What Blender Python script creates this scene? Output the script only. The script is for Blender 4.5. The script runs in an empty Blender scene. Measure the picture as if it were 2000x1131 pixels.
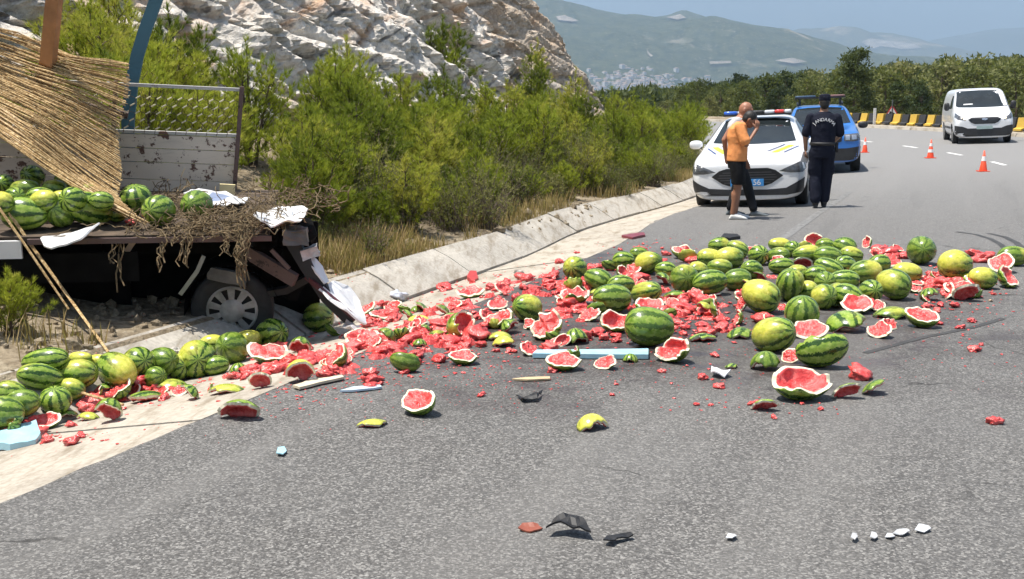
import bpy, bmesh, math, random
import numpy as np
from mathutils import Vector, Matrix, Euler
from mathutils.bvhtree import BVHTree

scene = bpy.context.scene
COL = scene.collection
rnd = random.Random(11)
R = math.radians
# ---------------------------------------------------------------- camera
CAM_H, F_PX, PITCH = 1.69, 2200.0, math.atan(373.5 / 2200.0)
cam_data = bpy.data.cameras.new('camera')
cam_data.sensor_width = 36.0
cam_data.lens = 36.0 * F_PX / 2000.0
cam_data.clip_start = 0.1
cam_data.clip_end = 60000.0
cam = bpy.data.objects.new('camera', cam_data)
COL.objects.link(cam)
cam.location = (0, 0, CAM_H)
cam.rotation_euler = (R(90) - PITCH, 0, 0)
scene.camera = cam
# ---------------------------------------------------------------- sky and sun
TO_SUN = Vector((-0.30, -0.06, 0.95)).normalized()
world = bpy.data.worlds.new('World')
scene.world = world
world.use_nodes = True
wn = world.node_tree
sky = wn.nodes.new('ShaderNodeTexSky')
sky.sky_type = 'NISHITA'
sky.sun_disc = False
sky.sun_elevation = math.asin(TO_SUN.z)
sky.sun_rotation = math.atan2(TO_SUN.x, TO_SUN.y)
sky.air_density = 1.0
sky.dust_density = 2.6
sky.ozone_density = 1.0
bg = wn.nodes['Background']
bg.inputs['Strength'].default_value = 0.09
wn.links.new(sky.outputs[0], bg.inputs['Color'])
sun_data = bpy.data.lights.new('sun', 'SUN')
sun_data.energy = 5.0
sun_data.angle = R(0.55)
sun_data.color = (1.0, 0.955, 0.88)
sun = bpy.data.objects.new('sun', sun_data)
COL.objects.link(sun)
sun.location = (0, 0, 60)
sun.rotation_euler = TO_SUN.to_track_quat('Z', 'Y').to_euler()
# ---------------------------------------------------------------- exposure
scene.view_settings.view_transform = 'Standard'
scene.view_settings.look = 'None'
scene.view_settings.exposure = 0.76
scene.view_settings.gamma = 1.0
scene.view_settings.use_curve_mapping = False
scene.render.engine = 'CYCLES'
scene.cycles.use_denoising = True
scene.cycles.use_adaptive_sampling = True
scene.cycles.adaptive_threshold = 0.02
scene.cycles.max_bounces = 5
scene.cycles.diffuse_bounces = 2
scene.cycles.glossy_bounces = 2
scene.cycles.transmission_bounces = 4
scene.cycles.transparent_max_bounces = 6
scene.cycles.volume_bounces = 0
scene.cycles.caustics_reflective = False
scene.cycles.caustics_refractive = False

# ---------------------------------------------------------------- helpers
def ray(u, v):
    x, y = (u - 1000.0) / F_PX, (565.5 - v) / F_PX
    c, s = math.cos(PITCH), math.sin(PITCH)
    return Vector((x, c + y * s, -s + y * c))
def at_y(u, v, Y):
    d = ray(u, v); return Vector((0, 0, CAM_H)) + d * (Y / d.y)
def at_z(u, v, z=0.0):
    d = ray(u, v); return Vector((0, 0, CAM_H)) + d * ((z - CAM_H) / d.z)
def px_per_m(p):
    return F_PX / (p[1] * math.cos(PITCH) - (p[2] - CAM_H) * math.sin(PITCH))

def smooth(a, b, x):
    t = np.clip((np.asarray(x, float) - a) / (b - a), 0, 1)
    return t * t * (3 - 2 * t)

def _hash(ix, iy, iz, seed):
    h = (ix.astype(np.int64) * 374761393 + iy.astype(np.int64) * 668265263 + iz.astype(np.int64) * 2147483647 + seed * 1274126177) & 0xffffffff
    h = ((h ^ (h >> 13)) * 1274126177) & 0xffffffff
    h = (h ^ (h >> 16)) & 0xffffffff
    return h.astype(float) / 4294967295.0
def vnoise(x, y, z=0.0, seed=0):
    x, y, z = np.broadcast_arrays(np.asarray(x, float), np.asarray(y, float), np.asarray(z, float))
    ix, iy, iz = np.floor(x), np.floor(y), np.floor(z)
    fx, fy, fz = x - ix, y - iy, z - iz
    fx, fy, fz = [t * t * (3 - 2 * t) for t in (fx, fy, fz)]
    r = 0
    for dx in (0, 1):
        for dy in (0, 1):
            for dz in (0, 1):
                w = (fx if dx else 1 - fx) * (fy if dy else 1 - fy) * (fz if dz else 1 - fz)
                r = r + w * _hash(ix + dx, iy + dy, iz + dz, seed)
    return r * 2 - 1
def fbm(x, y, z=0.0, seed=0, octaves=4):
    r, a, f = 0, 0.5, 1.0
    for o in range(octaves):
        r = r + a * vnoise(np.asarray(x) * f, np.asarray(y) * f, np.asarray(z) * f, seed + o)
        a *= 0.5; f *= 2.03
    return r
def worley(x, y, z, seed=0):
    """cell id random value and edge distance F2-F1"""
    ix, iy, iz = np.floor(x), np.floor(y), np.floor(z)
    f1 = np.full(x.shape, 9.0); f2 = np.full(x.shape, 9.0); cid = np.zeros(x.shape)
    for dx in (-1, 0, 1):
        for dy in (-1, 0, 1):
            for dz in (-1, 0, 1):
                cx, cy, cz = ix + dx, iy + dy, iz + dz
                px = cx + _hash(cx, cy, cz, seed); py = cy + _hash(cx, cy, cz, seed + 1); pz = cz + _hash(cx, cy, cz, seed + 2)
                d = np.sqrt((px - x) ** 2 + (py - y) ** 2 + (pz - z) ** 2)
                c = _hash(cx, cy, cz, seed + 3)
                near = d < f1
                f2 = np.where(near, f1, np.minimum(f2, d))
                cid = np.where(near, c, cid); f1 = np.where(near, d, f1)
    return cid, f2 - f1

def link(o, parent=None):
    COL.objects.link(o)
    if parent is not None: o.parent = parent
    return o
def tag(o, label=None, cat=None, group=None, kind=None):
    if label: o['label'] = label
    if cat: o['category'] = cat
    if group: o['group'] = group
    if kind: o['kind'] = kind
    return o
def empty(name, loc=(0, 0, 0), rz=0.0):
    o = bpy.data.objects.new(name, None); COL.objects.link(o)
    o.empty_display_size = 0.2
    o.location = loc; o.rotation_euler = (0, 0, rz)
    return o
def mesh_data(name, verts, faces, mats=(), smooth_=False, midx=None):
    me = bpy.data.meshes.new(name)
    me.from_pydata([tuple(v) for v in verts] if not isinstance(verts, np.ndarray) else verts.tolist(), [], faces if not isinstance(faces, np.ndarray) else faces.tolist())
    for m in (mats if isinstance(mats, (list, tuple)) else [mats]): me.materials.append(m)
    if midx is not None: me.polygons.foreach_set('material_index', np.asarray(midx, dtype=np.int32))
    if smooth_: me.polygons.foreach_set('use_smooth', np.ones(len(me.polygons), dtype=bool))
    me.update()
    return me
def obj(name, me, parent=None, loc=None, rot=None):
    o = bpy.data.objects.new(name, me); link(o, parent)
    if loc is not None: o.location = loc
    if rot is not None: o.rotation_euler = rot
    return o
def mobj(name, verts, faces, mats, parent=None, smooth_=False, midx=None):
    return obj(name, mesh_data(name, verts, faces, mats, smooth_, midx), parent)
def grid_faces(nu, nv, closed_u=False):
    """faces of a grid whose vertex index is i*nv+j"""
    i, j = np.meshgrid(np.arange(nu if closed_u else nu - 1), np.arange(nv - 1), indexing='ij')
    i2 = (i + 1) % nu
    return np.stack([i * nv + j, i2 * nv + j, i2 * nv + j + 1, i * nv + j + 1], -1).reshape(-1, 4)

class MB:
    """collects boxes, tubes, sheets; build() links them as one mesh"""
    def __init__(s): s.v = []; s.f = []; s.m = []
    def add(s, verts, faces, mi=0):
        n = len(s.v); s.v.extend(tuple(v) for v in verts)
        for f in faces: s.f.append(tuple(int(i) + n for i in f)); s.m.append(mi)
        return s
    def box(s, c, d, mat=None, mi=0, taper=1.0):
        x, y, z = d[0] / 2, d[1] / 2, d[2] / 2
        vs = [Vector((sx * x * (taper if sz > 0 else 1), sy * y * (taper if sz > 0 else 1), sz * z)) for sz in (-1, 1) for sy in (-1, 1) for sx in (-1, 1)]
        if mat is not None: vs = [mat @ v for v in vs]
        vs = [v + Vector(c) for v in vs]
        return s.add(vs, [(0, 2, 3, 1), (4, 5, 7, 6), (0, 1, 5, 4), (2, 6, 7, 3), (0, 4, 6, 2), (1, 3, 7, 5)], mi)
    def tube(s, pts, r, n=6, mi=0, cap=True, r2=None, up=None):
        pts = [Vector(p) for p in pts]; k = len(pts)
        rs = r if isinstance(r, (list, tuple)) else [r + ((r2 if r2 is not None else r) - r) * i / max(1, k - 1) for i in range(k)]
        vs = []
        ref = None
        for i, p in enumerate(pts):
            t = (pts[min(i + 1, k - 1)] - pts[max(i - 1, 0)])
            t = t.normalized() if t.length > 1e-9 else Vector((0, 0, 1))
            if ref is None: ref = Vector((1, 0, 0)) if abs(t.x) < .8 else Vector((0, 1, 0))
            a = (ref - t * ref.dot(t)).normalized(); b = t.cross(a); ref = a
            for q in range(n):
                an = 2 * math.pi * q / n
                vs.append(p + (a * math.cos(an) + b * math.sin(an)) * rs[i])
        fs = [(i * n + q, i * n + (q + 1) % n, (i + 1) * n + (q + 1) % n, (i + 1) * n + q) for i in range(k - 1) for q in range(n)]
        if cap: fs += [tuple(range(n - 1, -1, -1)), tuple(range((k - 1) * n, k * n))]
        return s.add(vs, fs, mi)
    def lathe(s, prof, n=24, axis='z', c=(0, 0, 0), mi=0):
        """prof: list of (r, h); axis z / x / y"""
        vs = []
        for (r, h) in prof:
            for q in range(n):
                an = 2 * math.pi * q / n; a, b = r * math.cos(an), r * math.sin(an)
                p = (a, b, h) if axis == 'z' else ((h, a, b) if axis == 'x' else (b, h, a))
                vs.append((p[0] + c[0], p[1] + c[1], p[2] + c[2]))
        k = len(prof)
        return s.add(vs, [(i * n + q, i * n + (q + 1) % n, (i + 1) * n + (q + 1) % n, (i + 1) * n + q) for i in range(k - 1) for q in range(n)], mi)
    def build(s, name, mats, parent=None, smooth_=False):
        return mobj(name, s.v, s.f, mats, parent, smooth_, s.m)
    def data(s, name, mats, smooth_=False):
        return mesh_data(name, s.v, s.f, mats, smooth_, s.m)

def copy_tree(o, parent=None):
    c = o.copy(); COL.objects.link(c)
    if parent is not None: c.parent = parent
    for ch in o.children: copy_tree(ch, c)
    return c

# ---------------------------------------------------------------- material helpers
class G:
    def __init__(s, name):
        s.m = bpy.data.materials.new(name); s.m.use_nodes = True
        s.nt = s.m.node_tree; s.b = s.nt.nodes['Principled BSDF']; s.out = s.nt.nodes['Material Output']
    def n(s, t, props=None, **ins):
        nd = s.nt.nodes.new('ShaderNode' + t)
        for k, v in (props or {}).items(): setattr(nd, k, v)
        for k, v in ins.items():
            key = int(k[1:]) if k[0] == 'i' and k[1:].isdigit() else k.replace('_', ' ')
            s.set(nd.inputs[key], v)
        return nd
    def set(s, sock, v):
        if hasattr(v, 'is_output'): s.nt.links.new(v, sock)
        elif hasattr(v, 'outputs'): s.nt.links.new(v.outputs[0], sock)
        else:
            if isinstance(v, tuple) and len(v) == 3 and sock.type == 'RGBA': v = v + (1,)
            sock.default_value = v
    def coord(s, kind='Object'): return s.n('TexCoord').outputs[kind]
    def pos(s): return s.n('NewGeometry').outputs['Position']
    def noise(s, vec, scale, detail=4, rough=.55, dist=0.0):
        return s.n('TexNoise', None, Vector=vec, Scale=scale, Detail=detail, Roughness=rough, Distortion=dist).outputs['Fac']
    def vor(s, vec, scale, out='Distance', feature='F1', rand=1.0):
        return s.n('TexVoronoi', {'feature': feature}, Vector=vec, Scale=scale, Randomness=rand).outputs[out]
    def ramp(s, fac, stops, interp='LINEAR'):
        r = s.n('ValToRGB', None, Fac=fac); cr = r.color_ramp; cr.interpolation = interp
        while len(cr.elements) < len(stops): cr.elements.new(0.5)
        for e, (p, c) in zip(cr.elements, stops):
            e.position = p
            e.color = (c, c, c, 1) if isinstance(c, (int, float)) else tuple(c) + (1,)
        return r.outputs['Color']
    def mix(s, fac, a, b, blend='MIX'):
        nd = s.n('Mix', {'data_type': 'RGBA', 'blend_type': blend})
        s.set(nd.inputs[0], fac); s.set(nd.inputs[6], a); s.set(nd.inputs[7], b)
        return nd.outputs[2]
    def math(s, op, a, b=0.0, clamp=False):
        nd = s.n('Math', {'operation': op, 'use_clamp': clamp}); s.set(nd.inputs[0], a); s.set(nd.inputs[1], b)
        return nd.outputs[0]
    def mapping(s, vec, scale=(1, 1, 1), rot=(0, 0, 0), loc=(0, 0, 0)):
        return s.n('Mapping', None, Vector=vec, Scale=scale, Rotation=rot, Location=loc).outputs[0]
    def bump(s, h, strength=.4, dist=.02):
        b = s.n('Bump', None, Height=h, Strength=strength, Distance=dist); s.set(s.b.inputs['Normal'], b.outputs[0]); return b
    def base(s, c, rough=None, metal=None, spec=None):
        s.set(s.b.inputs['Base Color'], c)
        if rough is not None: s.set(s.b.inputs['Roughness'], rough)
        if metal is not None: s.set(s.b.inputs['Metallic'], metal)
        if spec is not None: s.set(s.b.inputs['Specular IOR Level'], spec)
        return s
def plain(name, col, rough=.5, metal=0.0, var=.12, scale=8.0, spec=None, coat=0.0, emit=None, bump=0.0):
    g = G(name)
    nz = g.noise(g.coord(), scale, 4)
    lo = tuple(max(0, c * (1 - var)) for c in col); hi = tuple(min(1, c * (1 + var)) for c in col)
    g.base(g.ramp(nz, [(.3, lo), (.7, hi)]), rough, metal, spec)
    if coat: g.b.inputs['Coat Weight'].default_value = coat; g.b.inputs['Coat Roughness'].default_value = .04
    if emit: g.b.inputs['Emission Color'].default_value = tuple(emit[:3]) + (1,); g.b.inputs['Emission Strength'].default_value = emit[3]
    if bump: g.bump(nz, bump, .01)
    return g.m
MAT = {}
# ================================================================ the road frame
# s runs along the left asphalt edge away from the camera, w is metres to the left of that edge
P0 = np.array([-3.97, 0.0]); TH = math.atan(0.4)
DIR = np.array([math.sin(TH), math.cos(TH)]); LEFT = np.array([-math.cos(TH), math.sin(TH)])
S0, RAD = 22.1, 60.0
CEN = P0 + DIR * S0 + LEFT * RAD
def road_xy(s, w):
    s, w = np.broadcast_arrays(np.asarray(s, float), np.asarray(w, float))
    ss = np.minimum(s, S0)
    x = P0[0] + DIR[0] * ss + LEFT[0] * w; y = P0[1] + DIR[1] * ss + LEFT[1] * w
    a = np.maximum(s - S0, 0) / RAD
    # rotate anticlockwise about the curve's centre
    dx, dy = x - CEN[0], y - CEN[1]
    xr = CEN[0] + dx * np.cos(a) - dy * np.sin(a); yr = CEN[1] + dx * np.sin(a) + dy * np.cos(a)
    return xr, yr
def road_sw(x, y):
    x, y = np.broadcast_arrays(np.asarray(x, float), np.asarray(y, float))
    s = (x - P0[0]) * DIR[0] + (y - P0[1]) * DIR[1]; w = (x - P0[0]) * LEFT[0] + (y - P0[1]) * LEFT[1]
    dx, dy = x - CEN[0], y - CEN[1]
    rr = np.sqrt(dx * dx + dy * dy)
    a0 = math.atan2(-LEFT[1], -LEFT[0])
    ang = np.arctan2(dy, dx) - a0
    sa = S0 + ang * RAD; wa = RAD - rr
    on = s > S0
    return np.where(on, sa, s), np.where(on, wa, w)
def heading(s):
    return TH - max(0.0, s - S0) / RAD       # angle from +Y towards +X
def bank(s): return 0.04 * smooth(16, 31, s)
GW, GD, GT = 1.2, -0.22, 1.62
def widen(s): return .42 * smooth(13.5, 18, s)      # the shoulder widens where the cars stand
def height_sw(s, w, rough=False):
    s = np.asarray(s, float); w = np.asarray(w, float)
    w = np.where(w > 0, np.maximum(w - widen(s), 0.0), w)
    b = bank(s)
    z = b * (-np.clip(w, -11.0, 0.0) - 5.5)
    z = z - .03 * (np.clip(w, -2.0, 0.0) + 2.0) * smooth(13, 18, s)
    far = smooth(37, 46, s)
    z = z + np.where(w > 0, np.interp(w, [0, GW, GT, 2.2, 3.4, 6.2, 9, 40], [0, GD, .03, .08, .30, 1.25, 3.0, 9.0]) * (1 - far)
                     + np.interp(w, [0, GW, GT, 4, 9, 40], [0, GD, .03, .05, -.6, -5.0]) * far, 0)
    z = z + np.where(w < -11, np.interp(-w, [11, 11.5, 12.6, 14.5, 30, 60], [0, .03, .30, .1, -1.9, -3.2]) * smooth(-2, 20, s), 0)
    if rough:
        x, y = road_xy(s, w + np.where(w > 0, widen(s), 0))
        am = smooth(1.8, 3.0, w) * .10 + smooth(11.8, 14, -w) * .12
        z = z + am * fbm(x * 1.3, y * 1.3, 0, 5)
    return z
_PL = ([0, GW, GT, 2.2, 3.4, 6.2, 9, 40], [0, GD, .03, .08, .30, 1.25, 3.0, 9.0])
def _interp(x, xs, ys):
    if x <= xs[0]: return ys[0]
    for i in range(1, len(xs)):
        if x <= xs[i]: return ys[i - 1] + (ys[i] - ys[i - 1]) * (x - xs[i - 1]) / (xs[i] - xs[i - 1])
    return ys[-1]
def ground_z(x, y):
    s = (x - P0[0]) * DIR[0] + (y - P0[1]) * DIR[1]
    if s > 20: 
        s_, w_ = road_sw(x, y); return float(height_sw(s_, w_))
    w = (x - P0[0]) * LEFT[0] + (y - P0[1]) * LEFT[1]
    if w > 0:
        t3 = min(1.0, max(0.0, (s - 13.5) / 4.5)); w = max(0.0, w - .42 * t3 * t3 * (3 - 2 * t3))
    t = min(1.0, max(0.0, (s - 16) / 15.0)); b = .04 * t * t * (3 - 2 * t)
    z = b * (-min(0.0, max(-11.0, w)) - 5.5)
    t2 = min(1.0, max(0.0, (s - 13) / 5.0)); z -= .03 * (min(0.0, max(-2.0, w)) + 2.0) * t2 * t2 * (3 - 2 * t2)
    if w > 0: z += _interp(w, *_PL)
    if w < -11: return float(height_sw(s, w))
    return z
def on_ground(u, v, dz=0.0):
    """where the sight line through a picture point meets the ground"""
    z = 0.0
    for _ in range(14):
        p = at_z(u, v, z); z = z * .4 + .6 * (ground_z(p.x, p.y) + dz)
    p = at_z(u, v, z)
    return p

# ---------------------------------------------------------------- materials of the setting
def m_asphalt():
    g = G('asphalt'); p = g.pos()
    agg = g.vor(p, 105.0, 'Color'); aggv = g.n('SeparateColor', None, Color=agg).outputs[0]
    fine = g.noise(p, 80, 5, .75)
    big = g.noise(p, .55, 4, .6)
    sp = g.math('ADD', g.math('MULTIPLY', aggv, .55), g.math('MULTIPLY', fine, .75))
    col = g.ramp(sp, [(.25, (.032, .031, .030)), (.60, (.090, .086, .081)), (.80, (.158, .152, .143)), (.97, (.31, .30, .28))])
    col = g.mix(g.ramp(big, [(.35, 0.0), (.7, .35)]), col, (.15, .148, .145))
    # juice-darkened, dirtied asphalt round the spilled fruit: a stain with its own ragged outline
    sx = g.n('SeparateXYZ', None, Vector=p)
    dx = g.math('MULTIPLY', g.math('SUBTRACT', sx.outputs[0], .9), .26)
    dy = g.math('MULTIPLY', g.math('SUBTRACT', sx.outputs[1], 9.6), .24)
    rr = g.math('SQRT', g.math('ADD', g.math('MULTIPLY', dx, dx), g.math('MULTIPLY', dy, dy)))
    rr = g.math('ADD', rr, g.math('MULTIPLY', g.math('SUBTRACT', g.noise(p, .9, 6, .65), .5), 1.1))
    st = g.ramp(rr, [(.55, 1.0), (.95, 0.0)])
    col = g.mix(g.math('MULTIPLY', st, .50), col, (.026, .021, .019))
    wet = g.math('MULTIPLY', st, g.ramp(g.noise(p, 2.6, 5, .6), [(.50, 0.0), (.58, 1.0)]))
    col = g.mix(g.math('MULTIPLY', wet, .55), col, (.032, .015, .013))
    # worn wheel paths and drag streaks along the running direction
    run = g.noise(g.mapping(g.mapping(p, (1, 1, 1), (0, 0, TH)), (1.5, .07, 1)), 1.0, 5, .6)
    col = g.mix(g.ramp(run, [(.50, 0.0), (.66, .34)]), col, (.19, .183, .172))
    col = g.mix(g.ramp(run, [(.30, .40), (.42, 0.0)]), col, (.040, .038, .037))
    crk = g.vor(g.n('VectorMath', {'operation': 'MULTIPLY_ADD'}, i0=g.n('TexNoise', None, Vector=p, Scale=2.5, Detail=4.0).outputs['Color'], i1=(.5, .5, .5), i2=p).outputs[0], .55, 'Distance', 'DISTANCE_TO_EDGE')
    col = g.mix(g.math('MULTIPLY', g.ramp(crk, [(.0035, .75), (.008, 0.0)]), g.ramp(big, [(.5, 0.0), (.6, 1.0)])), col, (.018, .017, .016))
    # paler with distance: the brightness of the grazing view painted into the colour
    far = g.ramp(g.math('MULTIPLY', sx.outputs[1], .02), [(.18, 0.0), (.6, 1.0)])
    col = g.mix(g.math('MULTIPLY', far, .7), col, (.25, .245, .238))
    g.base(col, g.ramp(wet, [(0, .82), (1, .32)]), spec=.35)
    g.bump(sp, .55, .006)
    return g.m
def m_concrete(name='concrete', tint=(1, 1, 1)):
    g = G(name); p = g.pos()
    n1 = g.noise(p, 1.1, 6, .62); n2 = g.noise(p, 26, 5, .7)
    base = g.ramp(n1, [(.30, tuple(.30 * t for t in tint)), (.52, tuple(.47 * t for t in tint)), (.75, tuple(.58 * t for t in tint))])
    base = g.mix(.30, base, g.ramp(n2, [(.35, (.22, .20, .17)), (.62, (.62, .58, .51))]))
    streak = g.noise(g.mapping(p, (6, 1.2, 1), (0, 0, TH)), 1.4, 5, .65)
    base = g.mix(g.ramp(streak, [(.50, 0.0), (.68, .7)]), base, (.19, .15, .10))
    g.base(base, .9, spec=.2); g.bump(g.math('ADD', n2, n1), .4, .012)
    return g.m
def m_soil():
    g = G('soil'); p = g.pos()
    n1 = g.noise(p, 1.7, 6, .65); n2 = g.noise(p, 14, 5, .7); v = g.vor(p, 9)
    c = g.ramp(n1, [(.32, (.11, .08, .05)), (.5, (.25, .195, .125)), (.68, (.40, .34, .24))])
    c = g.mix(.45, c, g.ramp(n2, [(.35, (.07, .05, .032)), (.6, (.40, .34, .25)), (.75, (.52, .48, .41))]))
    g.base(c, .95, spec=.1); g.bump(g.math('ADD', n2, g.math('MULTIPLY', v, .6)), .9, .05)
    return g.m
def m_rock():
    g = G('limestone'); p = g.pos()
    q = g.mapping(p, (1, 1, 1), (0, 0, TH))
    q = g.mapping(q, (1, 1, 1), (R(-27), 0, 0))
    q = g.mapping(q, (1, .35, 1.7))
    n1 = g.noise(q, .8, 7, .62, .4); n2 = g.noise(p, 6.5, 6, .72); n3 = g.noise(q, 2.6, 5, .6, .3)
    c = g.ramp(n2, [(.30, (.30, .27, .235)), (.44, (.60, .555, .49)), (.66, (.80, .745, .665))])
    org = g.ramp(n1, [(.50, 0.0), (.64, .85)])
    c = g.mix(org, c, g.ramp(n2, [(.3, (.42, .22, .11)), (.7, (.74, .50, .32))]))
    dark = g.ramp(n3, [(.34, .92), (.45, 0.0)])
    c = g.mix(dark, c, (.13, .125, .12))
    # the far buttress is ochre weathered
    s = g.n('SeparateXYZ', None, Vector=p)
    butt = g.ramp(g.math('ADD', g.math('MULTIPLY', s.outputs[1], .03), g.math('MULTIPLY', g.math('SUBTRACT', n1, .5), .45)), [(.93, 0.0), (1.06, .7)])
    c = g.mix(butt, c, g.ramp(n2, [(.32, (.23, .165, .11)), (.55, (.47, .36, .25)), (.75, (.60, .50, .38))]))
    g.base(c, .9, spec=.2); g.bump(g.math('ADD', g.math('MULTIPLY', n2, 1.0), n3), .8, .12)
    return g.m
def m_hill(name, a, b, c3, scale):
    g = G(name); p = g.pos()
    n1 = g.noise(p, scale, 8, .66); n2 = g.noise(p, scale * 9, 6, .7)
    c = g.ramp(n2, [(.36, a), (.58, b)])
    c = g.mix(g.ramp(n1, [(.60, 0.0), (.70, .8)]), c, c3)
    c = g.mix(g.ramp(g.noise(p, scale * 26, 5, .75), [(.585, 0.0), (.64, .55)]), c, c3)
    g.base(c, 1.0, spec=.0)
    return g.m
MAT['asphalt'] = m_asphalt(); MAT['concrete'] = m_concrete(tint=(.84, .74, .60)); MAT['concrete_side'] = m_concrete('concrete_side', (.86, .79, .68))
MAT['soil'] = m_soil(); MAT['rock'] = m_rock()
MAT['paint'] = plain('road_paint', (.72, .71, .68), .7, var=.25, scale=30)
MAT['paint_worn'] = plain('road_paint_worn', (.165, .163, .158), .8, var=.5, scale=18)

# ---------------------------------------------------------------- ground sheet, road, gutter
ss = np.concatenate([np.arange(-34, -4, 2.0), np.arange(-4, 45, .4), np.arange(45, 112, 2.0)])
ws = np.concatenate([np.array([-62, -52, -44, -36, -30, -26, -22, -19, -17, -15.5, -14.5, -13.6, -13, -12.6, -12, -11.5, -11.05, -11, -10.9, -8, -4, -.1]),
                     np.array([0, .4, .8, GW, 1.5, GT]), np.arange(1.9, 7.5, .3), np.array([8, 9, 10.5, 12, 15, 20, 26, 34, 42])])
Sg, Wg = np.meshgrid(ss, ws, indexing='ij')
X, Y = road_xy(Sg, Wg)
Z = height_sw(Sg, Wg, True) - .07 * ((Wg > -11.04) & (Wg < GT + widen(Sg) - .01))
ground = mobj('ground', np.stack([X, Y, Z], -1).reshape(-1, 3), grid_faces(len(ss), len(ws)), MAT['soil'], smooth_=True)
tag(ground, 'dry stony verge and bank beside the road', 'ground', kind='structure')

ss = np.concatenate([np.arange(-34, 0, 1.5), np.arange(0, 26, .12), np.arange(26, 60, 1.0), np.arange(60, 112, 2.0)])
ws = np.array([-11, -9, -7, -5.5, -4, -2, -.8, 0.0])
Sg, Wg = np.meshgrid(ss, ws, indexing='ij'); Wg = np.where(Wg > -.01, widen(Sg) + .004 + .075 * np.abs(fbm(Sg * 2.3, 0 * Sg, 0, 8, 4)), Wg); X, Y = road_xy(Sg, Wg); Z = height_sw(Sg, np.minimum(Wg, widen(Sg)))
road = mobj('road', np.stack([X, Y, Z], -1).reshape(-1, 3), grid_faces(len(ss), len(ws)), MAT['asphalt'], smooth_=True)
tag(road, 'grey asphalt road bending away to the far curve', 'road', kind='structure')

def road_strip(name, s0, s1, w0, w1, mat, parent, dz=.004, n=4):
    S, W = np.meshgrid(np.linspace(s0, s1, n), np.array([w0, w1]), indexing='ij')
    X, Y = road_xy(S, W); Z = height_sw(S, W) + dz
    return mobj(name, np.stack([X, Y, Z], -1).reshape(-1, 3), grid_faces(n, 2), mat, parent)
s = 22.6
while s < 80:
    road_strip('lane_marking', s, s + 1.5, -5.62, -5.50, MAT['paint'], road); s += 4.75
road_strip('edge_line', 13.5, 24, -1.74, -1.62, MAT['paint_worn'], road, n=10)
# dark curved tyre marks
tm = plain('tyre_rubber_mark', (.045, .044, .043), .75, var=.3, scale=5)
def tyre_mark(pts, wd):
    ps = [on_ground(u, v) for u, v in pts]
    vs = []
    for i, p in enumerate(ps):
        t = (ps[min(i + 1, len(ps) - 1)] - ps[max(i - 1, 0)]); nrm = Vector((-t.y, t.x, 0)).normalized() * wd / 2
        vs += [(p + nrm + Vector((0, 0, .003))), (p - nrm + Vector((0, 0, .003)))]
    mobj('tyre_mark', vs, [(2 * i, 2 * i + 1, 2 * i + 3, 2 * i + 2) for i in range(len(ps) - 1)], tm, road)
tyre_mark([(1868, 453), (1905, 458), (1935, 467), (1955, 478), (1966, 490)], .07)
tyre_mark([(1930, 456), (1962, 463), (1985, 474), (2004, 492)], .08)
tyre_mark([(1690, 690), (1800, 660), (1900, 640), (1960, 622)], .05)

gutter = empty('gutter'); tag(gutter, 'pale concrete v-shaped gutter along the asphalt edge', 'gutter', kind='structure')
def slab(name, s0, s1, wl, mat, lift):
    n = 4; sg = np.linspace(s0 + .012, s1 - .012, n)
    S, W = np.meshgrid(sg, wl, indexing='ij'); W = W + widen(S); X, Y = road_xy(S, W); Z = height_sw(S, W) + lift
    k = len(wl); top = np.stack([X, Y, Z], -1).reshape(-1, 3); bot = top - np.array([0, 0, .09])
    f = grid_faces(n, k).tolist(); m = n * k
    rim = [j for j in range(k)] + [i * k + k - 1 for i in range(1, n)] + [(n - 1) * k + j for j in range(k - 2, -1, -1)] + [i * k for i in range(n - 2, 0, -1)]
    f += [[rim[i], rim[(i + 1) % len(rim)], rim[(i + 1) % len(rim)] + m, rim[i] + m] for i in range(len(rim))]
    mobj(name, np.concatenate([top, bot]), f, mat, gutter)
s = -14.0
while s < 60:
    L = rnd.uniform(3.0, 3.8)
    slab('apron_slab', s, s + L, np.array([.008, .4, .8, GW - .012]), MAT['concrete'], rnd.uniform(.0, .006)); s += L
s = -14.0
while s < 60:
    L = rnd.uniform(1.5, 2.0)
    slab('side_slab', s, s + L, np.array([GW + .012, 1.5, GT + .06]), MAT['concrete_side'], rnd.uniform(.004, .03)); s += L
# right-hand kerb strip of the outer edge
kerb = empty('kerb'); tag(kerb, 'light concrete kerb strip along the outer road edge', 'kerb', kind='structure')
s = 22.0
while s < 100:
    n = 3; S, W = np.meshgrid(np.linspace(s + .02, s + 3.98, n), np.array([-11.75, -11.7, -11.06, -11.01]), indexing='ij')
    X, Y = road_xy(S, W); Z = height_sw(S, W * 0 - 11) + np.where(np.abs(W + 11.38) < .35, .13, 0.0)
    mobj('kerb_stone', np.stack([X, Y, Z], -1).reshape(-1, 3), grid_faces(n, 4), MAT['concrete'], kerb); s += 4.0

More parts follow.
